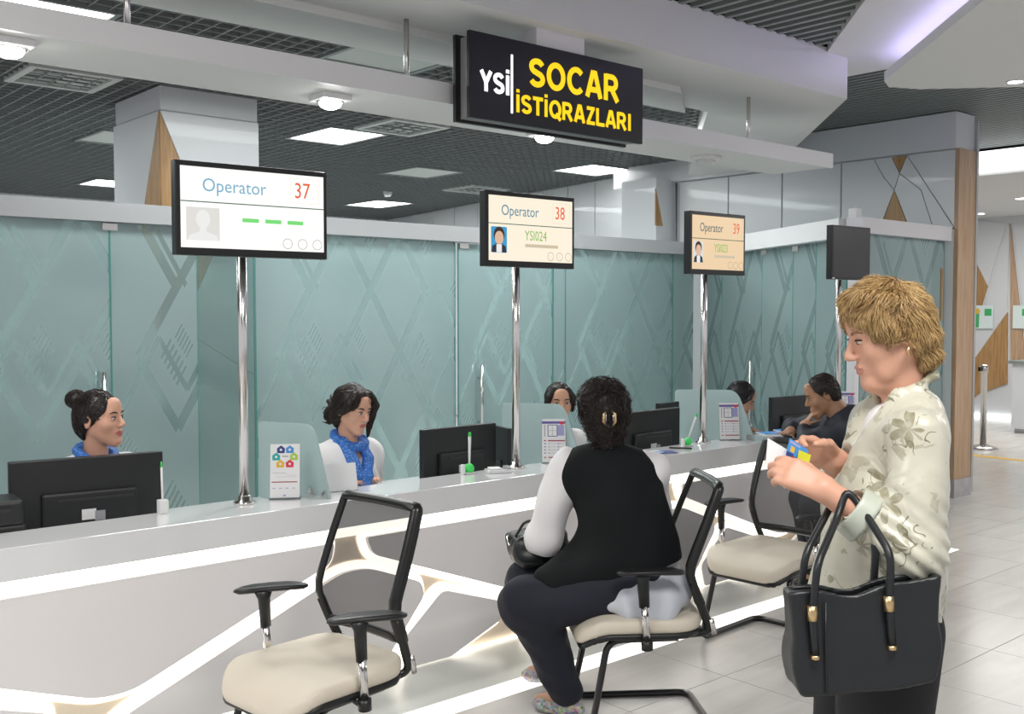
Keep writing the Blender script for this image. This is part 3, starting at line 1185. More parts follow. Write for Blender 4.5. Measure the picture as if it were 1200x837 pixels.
# hanging ceiling island with a violet cove light
isl = [(3.2, 0.50), (5.05, 2.28), (6.37, 3.55), (6.56, 3.62), (6.78, 3.52), (7.26, 2.99), (8.1, 2.1), (8.4, 1.0), (7.6, -0.6), (4.2, -0.6)]
island = struct('ceiling', MB().prism(isl, 'z', 3.14, 3.20), 'ceiling_white')
MB().prism(offset_poly(isl, -0.16), 'z', 3.20, 3.335).build('island_core', 'ceiling_white', island)
mbc = MB()
oc = offset_poly(isl, -0.10)
for a, b in zip(oc, oc[1:] + oc[:1]):
    mbc.tube([(a[0], a[1], 3.215), (b[0], b[1], 3.215)], 0.010, 6)
mbc.build('cove_strip', 'cove_light', island)
dl = empty('downlight', (7.02, 2.98, 3.14), 0, 'small round downlight in the hanging ceiling island', 'downlight')
MB().lathe((0, 0, 0), [(0.062, -0.006), (0.062, 0.002)], 20).build('rim', 'white_paint', dl)
MB().lathe((0, 0, -0.004), [(0.046, -0.004), (0.046, 0.0)], 20).build('lamp', 'lamp_white', dl)

# panelled wall of the passage with a timber end
wall_r = struct('wall_right', MB().span(8.79, 9.07, 4.215, 7.3, 0.0, 3.03), 'wall_joint')
MB().span(8.74, 9.09, 4.2, 8.2, 3.03, 3.34).build('header', 'wall_white', wall_r)
MB().span(8.775, 9.085, 4.18, 4.214, 0.16, 3.03).build('end_board', 'wood_pale', wall_r)
MB().span(8.765, 9.085, 4.17, 4.22, 0.0, 0.16).build('end_skirting', 'marble', wall_r)
MB().span(9.086, 9.12, 4.17, 7.3, 0.02, 3.3).build('end_trim', 'rail_grey', wall_r)


def panel_x(pts, mat_, nm='wall_panel', x=8.79, th=0.02, inset=0.0035):
    p = offset_poly(pts, -inset)
    return MB().prism(p, 'x', x - th, x + 0.0005).build(nm, mat_, wall_r)


# facets of the face towards the office (y, z)
a1, a2, a3 = (4.891, 2.43), (4.644, 2.415), (4.772, 2.72)
panel_x([a1, a2, a3], 'wood_oak', 'wood_panel')
b1, b2, b3 = (4.801, 3.02), (4.655, 3.02), (4.725, 2.868)
panel_x([b1, b2, b3], 'wood_oak', 'wood_panel')
panel_x([b1, b3, a3, (4.88, 2.853), (4.977, 3.02)], 'wall_white')
panel_x([b3, b2, (4.215, 2.35), (4.40, 2.35), (4.52, 2.70)], 'wall_white')
panel_x([b2, (4.215, 3.02), (4.215, 2.36)], 'wall_white')
panel_x([b3, (4.52, 2.70), (4.40, 2.35), (4.63, 2.35), a2, a3], 'wall_white')
panel_x([(4.977, 3.02), (4.88, 2.853), a3, a1, (5.3, 2.43), (5.3, 3.02)], 'wall_white')
panel_x([(4.215, 0.0), (5.3, 0.0), (5.3, 2.42), (4.892, 2.42), (4.63, 2.34), (4.215, 2.34)], 'wall_white')
for y0, y1 in ((5.31, 5.95), (5.96, 6.6), (6.61, 7.25)):
    panel_x([(y0, 0.0), (y1, 0.0), (y1, 3.02), (y0, 3.02)], 'wall_white', inset=0.004)

# far panelled wall of the office, turning slightly away
wb0, wb1 = Vector((8.95, 7.3)), Vector((10.4, 15.3))
wdir = (wb1 - wb0).normalized()
wang = math.atan2(wdir.y, wdir.x)
wall_o = struct('wall_office', MB().box((*((wb0 + wb1) / 2 + Vector((wdir.y, -wdir.x)) * 0.10), 1.65), ((wb1 - wb0).length, 0.12, 3.3), wang), 'wall_joint')
s, L = 0.0, (wb1 - wb0).length
wp_me = MB().box((0, 0, 0), (1, 0.03, 3.22), 0).mesh('wall_panel')
wp_me.materials.append(MATS['wall_white'])
cuts = [0.0, 0.53, 1.13, 1.75, 2.35, 2.95, 3.55, 4.15, 4.74, 5.49, 6.22, 7.01, 7.6, L]
for c0, c1 in zip(cuts[:-1], cuts[1:]):
    p = wb0 + wdir * (c0 + c1) / 2 + Vector((wdir.y, -wdir.x)) * 0.03
    o = bpy.data.objects.new('wall_panel', wp_me)
    C.objects.link(o)
    o.parent = wall_o
    o.location = (p.x, p.y, 1.63)
    o.scale = (c1 - c0 - 0.02, 1, 1)
    o.rotation_euler = (0, 0, wang)
struct('wall_back', MB().span(-1.5, 10.6, 15.3, 15.45, 0, 3.6), 'wall_white')

# square column behind the glass, timber wedge on its corner
col = empty('column', (3.03, 7.3, 0), 0, 'square white column with a timber wedge at its corner', 'column')
MB().span(0.02, 0.78, 0.02, 0.88, 0, 3.25).build('core', 'wall_joint', col)
MB().span(0.012, 0.775, 0.012, 0.87, 3.08, 3.25).build('collar', 'wall_white', col)
# front face (x, z) and side face (y, z): white facets and the timber wedge
apex = 3.07
def colfront(pts, m_, nm='facet'): return MB().prism(offset_poly(pts, -0.003), 'y', 0.02, -0.005).build(nm, m_, col)
def colside(pts, m_, nm='facet'): return MB().prism(offset_poly(pts, -0.003), 'x', -0.005, 0.02).build(nm, m_, col)
colfront([(0.0, apex), (0.42, 2.1), (0.14, 1.5), (0.0, 1.5)], 'wood_oak', 'wood_facet')
colfront([(0.0, apex), (0.78, apex), (0.78, 2.1), (0.42, 2.1)], 'wall_white')
colfront([(0.42, 2.1), (0.78, 2.1), (0.78, 1.1), (0.14, 1.5)], 'wall_white')
colfront([(0.0, 0.0), (0.78, 0.0), (0.78, 1.1), (0.14, 1.5), (0.0, 1.5)], 'wall_white')
colside([(0.0, apex), (0.0, 1.5), (0.10, 1.5), (0.42, 2.1)], 'wood_oak', 'wood_facet')
colside([(0.0, apex), (0.42, 2.1), (0.88, 2.1), (0.88, apex)], 'wall_white')
colside([(0.42, 2.1), (0.10, 1.5), (0.88, 1.1), (0.88, 2.1)], 'wall_white')
colside([(0.0, 0.0), (0.88, 0.0), (0.88, 1.1), (0.10, 1.5), (0.0, 1.5)], 'wall_white')

# second column where the glass line meets the wall, timber stripe on its face
col2 = empty('column', (8.50, 7.35, 0), 0, 'white column with a slim timber triangle near the panelled wall', 'column')
MB().span(0.0, 0.42, 0.0, 0.5, 0, 3.06).build('shaft', 'wall_white', col2)
MB().prism([(-0.02, 2.95), (-0.02, 2.55), (0.10, 2.55)], 'y', 0.001, -0.012).build('wood_facet', 'wood_oak', col2)
MB().prism([(0.30, 3.05), (0.42, 3.05), (0.42, 0.0), (0.40, 0.0)], 'y', 0.001, -0.010).build('facet', 'rail_grey', col2)

# lobby beyond the passage
lob = struct('wall_lobby', MB().span(16.0, 16.2, 2.5, 11, 0, 3.1), 'wall_white')
def lobp(pts, m_, nm='wall_panel', th=0.02): return MB().prism(offset_poly(pts, -0.008), 'x', 16.0 - th, 16.001).build(nm, m_, lob)
def LP(px, py):
    u, v = (px - 600) / FPX, (418.5 - py) / FPX
    p = at(px, py, 1.0) - Vector((0, 0, CAM_H))
    t = 15.98 / p.x
    return (round(p.y * t, 3), round(CAM_H + p.z * t, 3))
def LPs(*pts): return [LP(*p) for p in pts]
lobp(LPs((1128, 255), (1128, 330), (1157, 338), (1180, 262)), 'wall_white')
lobp(LPs((1128, 300), (1141, 300), (1158, 335), (1146, 375), (1128, 380)), 'wood_oak', 'wood_panel', 0.03)
lobp(LPs((1183, 262), (1180, 380), (1128, 480), (1128, 385), (1148, 375), (1160, 335)), 'wall_white', th=0.018)
lobp(LPs((1181, 365), (1181, 450), (1147, 462), (1128, 480), (1128, 440)), 'wood_oak', 'wood_panel', 0.03)
lobp(LPs((1184, 262), (1200, 400), (1200, 440), (1184, 420)), 'wood_pale', 'wood_panel', 0.03)
lobp(LPs((1186, 262), (1212, 262), (1212, 440), (1202, 400)), 'wall_white')
lobp(LPs((1181, 452), (1212, 446), (1212, 486), (1128, 486), (1128, 482)), 'wall_white')
MB().span(15.93, 16.0, 5.0, 9.0, 0.0, 0.05).build('plinth_light', 'band_light', lob)
struct('ceiling', MB().span(11.05, 16.2, 2.0, 11, 3.07, 3.12), 'ceiling_white')
bl = MB().span(11.0, 11.05, 3.2, 8.6, 3.10, 3.32).build('light_band', 'band_light')
tag(bl, 'long bright white light band at the edge of the lobby ceiling', 'light')
for px_, py_, lab in ((1147, 250, 'leftmost small round downlight in the lobby ceiling near the timber wall end'), (1198, 232, 'small round downlight in the lobby ceiling at the right edge')):
    p = at(px_, py_, 1.0) - Vector((0, 0, CAM_H)); t = (3.07 - CAM_H) / p.z
    d = empty('downlight', (p.x * t, p.y * t, 3.07), 0, lab, 'downlight', 'lobby downlights')
    MB().lathe((0, 0, -0.004), [(0.10, -0.004), (0.10, 0.004)], 18).build('rim', 'white_paint', d)
    MB().lathe((0, 0, -0.009), [(0.08, -0.003), (0.08, 0.003)], 18).build('lamp', 'lamp_white', d)
# lobby desk
dk = empty('reception_desk', (14.45, 5.2, 0), 0, 'white reception desk with a grey top in the far lobby', 'desk')
MB().span(-0.28, 0.35, -1.4, 0.78, 0.06, 0.93).build('body', 'wall_white', dk)
MB().span(-0.31, 0.38, -1.42, 0.82, 0.93, 0.97).build('top', 'slat_metal', dk)
MB().span(-0.24, 0.32, -1.38, 0.75, 0.0, 0.06).build('plinth', 'rail_grey', dk)
# stanchion
st = empty('queue_barrier_post', (12.25, 5.49, 0), 0, 'steel queue barrier post standing in the lobby', 'barrier post')
MB().lathe((0, 0, 0), [(0.17, 0.0), (0.17, 0.015), (0.12, 0.035), (0.04, 0.055)], 24).build('base', 'steel', st)
MB().lathe((0, 0, 0), [(0.036, 0.03), (0.036, 0.90), (0.044, 0.905), (0.044, 0.985), (0.03, 1.0)], 18).build('post', 'steel', st)
MB().box((-0.06, 0.02, 0.95), (0.06, 0.03, 0.05), 0, 0.004).build('belt_clip', 'black_plastic', st)
# posters on the lobby wall
for (x0, x1), lab, kinds in (((1140, 1165), 'green and white poster on the lobby wall between wood triangles', 1), ((1188, 1206), 'pale green notice on the lobby wall above the desk', 0)):
    ya, yb = LP(x0, 372)[0], LP(x1, 372)[0]
    z0, z1 = LP(x0, 385)[1], LP(x0, 358)[1]
    pe = empty('poster', (15.95, (ya + yb) / 2, (z0 + z1) / 2), -PI / 2, lab, 'poster')
    w, h = abs(ya - yb), z1 - z0
    MB().box((0, 0, 0), (w, 0.012, h)).build('sheet', 'print_pale', pe)
    if kinds:
        flat('print', rect(-w * .45, -w * .15, -h * .45, h * .2), -0.007, 'print_green', pe)
        flat('print', disc(-w * .25, h * .25, h * .12), -0.008, 'print_orange', pe)
    flat('print', rect(w * .1, w * .42, h * .05, h * .35), -0.007, 'print_green', pe)

# ------------------------------------------------------------------ glass partition
def rail(p0, p1, z0, z1, th, material, nm, parent):
    p0, p1 = Vector(p0), Vector(p1)
    d = p1 - p0
    return MB().box((*((p0 + p1) / 2), (z0 + z1) / 2), (d.length, th, z1 - z0), math.atan2(d.y, d.x)).build(nm, material, parent)


GT = 0.012


def pane(name, p0, p1, z0, z1, parent, edges=(True, True), film='film_glass'):
    """one sheet of glass with greenish polished edges; its origin is its own foot"""
    p0, p1 = Vector(p0), Vector(p1)
    d = p1 - p0
    a = math.atan2(d.y, d.x)
    o = MB().span(0, d.length, -GT / 2, GT / 2, z0, z1).build(name, film, parent, (p0.x, p0.y, 0), a)
    for k, e in enumerate(edges):
        if e:
            x = 0.0 if k == 0 else d.length
            MB().span(x - 0.003, x + 0.003, -GT / 2 - 0.001, GT / 2 + 0.001, z0, z1).build('glass_edge', 'glass_edge', o)
    return o


def pull_handle(parent, p, ang, z0=0.55, z1=1.16):
    """tubular handles on both faces of a glass door"""
    h = MB()
    for s in (-1, 1):
        h.tube([(0, s * 0.055, z0), (0, s * 0.055, z1)], 0.016, 12)
        for z in (z0 + 0.1, z1 - 0.12):
            h.tube([(0, 0, z), (0, s * 0.055, z)], 0.009, 8)
    return h.build('pull_handle', 'chrome', parent, (p[0], p[1], 0), ang)


YG = 7.06
part = empty('glass_partition', (5.0, YG, 0), 0, 'long frosted glass wall with diamond pattern behind the counter staff', 'glass wall')
part.location = (0, 0, 0)
rail((-1.5, YG), (8.86, YG), 2.225, 2.355, 0.16, 'rail_grey', 'head_rail', part)
rail((-1.5, YG), (8.86, YG), 0.0, 0.05, 0.06, 'rail_grey', 'sill_rail', part)
ZB, ZT = 0.05, 2.225
xs = [-1.5, -0.2, 0.75, 1.62, 2.57, 3.19]
for x0, x1 in zip(xs[:-1], xs[1:]): pane('pane', (x0 + 0.004, YG), (x1 - 0.004, YG), ZB, ZT, part)
for x0, x1, gm in ((3.19, 3.65, 'half_glass'), (3.65, 5.55, 'film_glass')): pane('pane', (x0 + 0.004, YG + 0.02), (x1 - 0.004, YG + 0.02), ZB, ZT, part, film=gm)
dr = pane('door_pane', (5.56, YG - 0.01), (6.68, YG - 0.01), ZB + 0.01, ZT - 0.01, part)
pull_handle(part, (5.78, YG - 0.01), 0)
pull_handle(part, (2.50, YG), 0, 0.55, 1.22)
for x0, x1 in ((6.70, 6.86), (6.86, 8.43), (8.43, 8.83)): pane('pane', (x0 + 0.004, YG), (x1 - 0.004, YG), ZB, ZT, part)
for x in (1.62, 2.57, 3.1, 5.62):
    MB().box((x, YG - 0.005, ZT - 0.03), (0.10, 0.04, 0.05), 0, 0.003).build('patch_fitting', 'chrome', part)

# return of the glass wall: an angled front with a door, then a short front facing the hall
cab = empty('glass_cubicle', (0, 0, 0), 0, 'frosted glass cubicle with a door at the end of the counter', 'glass wall')
ca, cb = Vector((8.80, YG - 0.09)), Vector((7.36, 4.36))
cd = (cb - ca).normalized()
rail(ca, cb, 2.20, 2.355, 0.22, 'white_paint', 'head_rail', cab)
rail((7.30, 4.3), (8.765, 4.3), 2.235, 2.355, 0.14, 'rail_mauve', 'head_rail', cab)
rail((7.34, 4.3), (8.765, 4.3), 0.0, 0.06, 0.06, 'rail_grey', 'sill_rail', cab)
rail(ca, cb, 0.0, 0.06, 0.06, 'rail_grey', 'sill_rail', cab)
MB().box((7.36, 4.33, 1.215), (0.07, 0.07, 2.43), 0.0, 0.004).build('corner_post', 'white_paint', cab)
Lc = (cb - ca).length
cuts = [0.02, 0.55, 1.45, 2.05, 2.45, Lc - 0.05]
ca_ang = math.atan2(cd.y, cd.x)
for i, (s0, s1) in enumerate(zip(cuts[:-1], cuts[1:])):
    q0, q1 = ca + cd * (s0 + 0.004), ca + cd * (s1 - 0.004)
    pane('door_pane' if i == 1 else 'pane', q0, q1, 0.06, 2.2, cab)
hq = ca + cd * 1.32
pull_handle(cab, (hq.x, hq.y), ca_ang)
pane('pane', (7.40, 4.3), (8.76, 4.3), 0.06, 2.235, cab)
for s in (0.6, 1.5, 2.1):
    q = ca + cd * s
    MB().box((q.x, q.y, 2.17), (0.10, 0.04, 0.05), ca_ang, 0.003).build('patch_fitting', 'chrome', cab)
MB().span(8.70, 8.73, 4.285, 4.292, 1.55, 2.0).build('wood_trim', 'wood_oak', cab)

# ------------------------------------------------------------------ ceiling lamps, vents
def ceil_panel(name, c, sx, sy, lit, label, cat, group):
    e = empty(name, (c[0], c[1], Z_GRID), 0, label, cat, group)
    fr = MB()
    for sgn in (-1, 1):
        fr.box((sgn * sx / 2, 0, 0.012), (0.03, sy + 0.03, 0.05)); fr.box((0, sgn * sy / 2, 0.012), (sx - 0.032, 0.03, 0.05))
    fr.build('frame', 'grid_metal', e)
    MB().box((0, 0, 0.006), (sx - 0.02, sy - 0.02, 0.022)).build('diffuser', 'lamp_white' if lit else 'panel_unlit', e)
    return e


G1 = 'square office ceiling lights'
ceil_panel('ceiling_light', (5.12, 8.30), 0.60, 0.78, True, 'bright square ceiling light between the left column and the black hanging sign', 'ceiling light', G1)
ceil_panel('ceiling_light', (8.55, 8.32), 0.72, 0.66, True, 'bright square ceiling light to the right under the hanging sign', 'ceiling light', G1)
ceil_panel('ceiling_light', (8.78, 13.05), 0.66, 0.90, True, 'bright square ceiling light farthest back, near the panelled wall', 'ceiling light', G1)
ceil_panel('ceiling_light', (1.80, 5.95), 0.70, 0.50, True, 'bright ceiling light at the top left corner above the canopy', 'ceiling light', G1)
ceil_panel('ceiling_light', (4.85, 13.2), 0.62, 0.7, True, 'bright ceiling light far back, half hidden by the left column', 'ceiling light', G1)
G2 = 'unlit ceiling panels'
ceil_panel('ceiling_panel', (7.20, 9.80), 0.66, 0.72, False, 'unlit grey ceiling panel above the operator 38 screen', 'ceiling panel', G2)
ceil_panel('ceiling_panel', (3.72, 9.75), 0.66, 0.72, False, 'unlit grey ceiling panel left of the column', 'ceiling panel', G2)
ceil_panel('ceiling_panel', (3.82, 5.55), 0.68, 0.55, False, 'unlit pale ceiling panel above the hanging canopy', 'ceiling panel', G2)


def vent(c, s, label):
    e = empty('air_vent', (c[0], c[1], Z_GRID), 0, label, 'air vent', 'square ceiling air vents')
    fr = MB()
    for sgn in (-1, 1):
        fr.box((sgn * s / 2, 0, 0.012), (0.05, s + 0.05, 0.05)); fr.box((0, sgn * s / 2, 0.012), (s - 0.052, 0.05, 0.05))
    fr.build('frame', 'panel_unlit', e)
    MB().box((0, 0, 0.05), (s - 0.06, s - 0.06, 0.01)).build('back_plate', 'void_dark', e)
    sl = MB().box((0, 0, 0), (s * 0.46, 0.028, 0.012)).mesh('vent_slat')
    sl.materials.append(MATS['panel_unlit'])
    for q in (-1, 1):
        for k in range(8):
            o = bpy.data.objects.new('vent_slat', sl)
            C.objects.link(o)
            o.parent = e
            o.location = (q * s * 0.245, -s * 0.42 + k * s * 0.12, 0.016)
            o.rotation_euler = (0.5, 0, 0) if q < 0 else (-0.5, 0, 0)
    return e


vent((2.45, 7.55), 0.56, 'square slotted air vent in the grid ceiling left of the column')
vent((5.33, 7.55), 0.56, 'square slotted air vent beside the bright light left of the hanging sign')
vent((8.75, 10.7), 0.60, 'square slotted air vent in the grid ceiling near the panelled wall')
sd = empty('smoke_detector', (8.05, 11.75, 3.25), 0, 'small white smoke detector on the grid ceiling', 'smoke detector')
MB().lathe((0, 0, 0), [(0.05, 0.0), (0.06, -0.02), (0.045, -0.05), (0.02, -0.06)], 16).build('body', 'white_paint', sd)
MB().lathe((0, 0, 0.0), [(0.065, 0.0), (0.065, 0.01)], 16).build('base', 'white_paint', sd)

# ------------------------------------------------------------------ canopy hanging over the counter
can = empty('hanging_canopy', (0, 4.06, 2.645), 0, 'long flat white lighting canopy hanging over the counter', 'canopy')
MB().span(-2.2, 6.60, 0.0, 0.02, 0.0, 0.102).build('fascia', 'white_paint', can)
MB().span(-2.2, 6.60, 0.02, 0.50, 0.006, 0.03).build('underside', 'ceiling_white', can)
MB().span(-2.2, 6.60, 0.48, 0.50, 0.03, 0.102).build('back_edge', 'white_paint', can)
MB().span(6.58, 6.60, 0.02, 0.48, 0.03, 0.102).build('end_cap', 'white_paint', can)
for x in (-0.6, 1.62, 3.00, 5.80):
    MB().tube([(x, 0.15, 0.03), (x, 0.15, 0.44)], 0.013, 10).build('hanger_rod', 'steel', can)


def spot(x, y, lit, label):
    e = empty('canopy_spotlight', (x, y, 2.651), 0, label, 'spotlight', 'spotlights under the canopy')
    MB().span(-0.075, 0.075, -0.075, 0.075, -0.028, 0.0, 0.004).build('housing', 'white_paint', e)
    MB().lathe((0, 0, -0.03), [(0.062, 0.0), (0.062, -0.004)], 18).build('trim_ring', 'chrome', e)
    MB().lathe((0, 0, -0.030), [(0.054, 0.0), (0.054, -0.010), (0.046, -0.024), (0.028, -0.034), (0.006, -0.037)], 18).build('lamp', 'spot_lamp' if lit else 'panel_unlit', e)
    if lit:
        d = bpy.data.lights.new('spot_light', 'SPOT')
        d.energy = 26
        d.spot_size = 2.3
        d.spot_blend = 0.6
        d.shadow_soft_size = 0.05
        d.color = (1, 0.98, 0.94)
        o = bpy.data.objects.new('spot_light', d)
        C.objects.link(o)
        o.parent = e
        o.location = (0, 0, -0.13)


spot(1.18, 4.24, True, 'lit spotlight under the canopy at the left edge of the picture')
spot(2.62, 4.30, True, 'lit spotlight under the canopy left of the black hanging sign')
spot(4.05, 4.34, True, 'lit spotlight under the canopy just below the black hanging sign')
spot(5.50, 4.33, False, 'unlit spotlight under the right end of the canopy')

# ------------------------------------------------------------------ hanging sign
sg = empty('hanging_sign', (3.14, 3.90, 2.555), math.radians(-0.6), 'black hanging sign with white and yellow lettering', 'sign')
SW, SH = 1.225, 0.415
MB().span(0, SW, -0.012, 0.012, 0, SH, 0.003).build('front_panel', 'sign_black', sg)
MB().span(-0.01, SW - 0.03, 0.085, 0.108, -0.01, SH - 0.005, 0.003).build('back_panel', 'sign_black', sg)
MB().span(0.02, SW - 0.03, 0.012, 0.085, 0.005, SH - 0.02).build('side_core', 'sign_grey', sg)
MB().span(0.44, 0.78, 0.0, 0.10, SH, 0.505).build('bracket', 'rail_mauve', sg)
MB().span(0.259, 0.271, -0.015, -0.012, 0.050, 0.338).build('divider_line', 'letter_white', sg)
letters('YSİ', 0.062, 0.252, 0.135, 0.100, -0.012, 'letter_white', sg, 0.19)
letters('SOCAR', 0.378, 1.035, 0.203, 0.140, -0.012, 'letter_yellow', sg, 0.185)
letters('İSTİQRAZLARI', 0.290, 1.130, 0.060, 0.092, -0.012, 'letter_yellow', sg, 0.185)

# ------------------------------------------------------------------ counter
ctr = empty('service_counter', (2.5, 3.75, 0), 0, 'long white service counter with glowing channels between its front panels', 'counter')
X0, X1 = -2.2, 6.75
ox, oy = -2.5, -3.75                                # world to local


def cspan(nm, x0, x1, y0, y1, z0, z1, m_, bev=0.0, parent=ctr):
    return MB().span(x0 + ox, x1 + ox, y0 + oy, y1 + oy, z0, z1, bev).build(nm, m_, parent)


cspan('ledge', X0, X1, 3.735, 4.01, 0.705, 0.82, 'ledge_white', 0.004)
cspan('carcass', X0, X1, 3.815, 3.99, 0.0, 0.705, 'backing_cream')
cspan('desk_top', X0, X1, 4.01, 4.47, 0.71, 0.74, 'ledge_white')
cspan('end_panel', X1 - 0.02, X1, 3.82, 4.47, 0.0, 0.71, 'panel_gloss')
PER = 2.13
T = [(0.335, 0.64), (2.30, 0.64), (2.285, 0.555), (1.43, 0.215), (1.30, 0.215), (0.365, 0.56)]
Bp = [(1.28, 0.035), (1.40, 0.128), (2.34, 0.505), (2.47, 0.505), (2.755, 0.395), (2.775, 0.33), (2.53, 0.035)]
Cp = [(2.88, 0.335), (3.27, 0.205), (3.25, 0.13), (2.93, 0.012), (2.68, 0.012), (2.645, 0.14)]
Tr = [0.02, 0.02, 0.05, 0.09, 0.09, 0.05]
Br = [0.03, 0.05, 0.09, 0.09, 0.04, 0.05, 0.02]
Cr = [0.04, 0.03, 0.03, 0.02, 0.02, 0.03]
cp_me = {}
for nm, poly, rr in (('T', T, Tr), ('B', Bp, Br), ('C', Cp, Cr)):
    rp = round_poly(poly, rr)
    pm = MB().prism(rp, 'y', 0.022, 0.0)
    me = pm.mesh('front_panel')
    me.materials.append(MATS['panel_gloss'])
    # strip of light running round the panel's rim, on the carcass behind it
    outer, inner = offset_poly(rp, 0.033), offset_poly(rp, -0.02)
    n = len(outer)
    lm = MB()
    lm.add([(p[0], 0.043, p[1]) for p in outer] + [(p[0], 0.043, p[1]) for p in inner], [(i, (i + 1) % n, (i + 1) % n + n, i + n) for i in range(n)])
    le = lm.mesh('light_channel')
    le.materials.append(MATS['led_warm'])
    cp_me[nm] = (me, le)
for k in range(-1, 3):
    for nm, poly in (('T', T), ('B', Bp), ('C', Cp)):
        x0 = min(p[0] for p in poly) + k * PER
        x1 = max(p[0] for p in poly) + k * PER
        if x0 < X0 or x1 > X1 - 0.02: continue
        for me, on in zip(cp_me[nm], ('front_panel', 'light_channel')):
            o = bpy.data.objects.new(on, me)
            C.objects.link(o)
            o.parent = ctr
            o.location = (k * PER + ox, 3.768 + oy, 0)
# last, cut-off panels at the end of the counter
endT = [(6.725, 0.64), (6.60, 0.64), (6.62, 0.56), (6.725, 0.53)]
MB().prism(round_poly(endT, 0.02), 'y', 0.022, 0.0).build('front_panel', 'panel_gloss', ctr, (ox, 3.768 + oy, 0))
endB = [(5.60, 0.02), (5.66, 0.128), (6.55, 0.49), (6.72, 0.44), (6.72, 0.02)]
MB().prism(round_poly(endB, 0.04), 'y', 0.022, 0.0).build('front_panel', 'panel_gloss', ctr, (ox, 3.768 + oy, 0))
cspan('light_channel', X0, X1, 3.806, 3.811, 0.648, 0.700, 'led_warm')
cspan('foot_plinth', X0, X1, 3.372, 3.80, 0.0, 0.004, 'plinth_glass')
cspan('light_channel', X0, X1, 3.795, 3.806, 0.003, 0.016, 'led_warm')

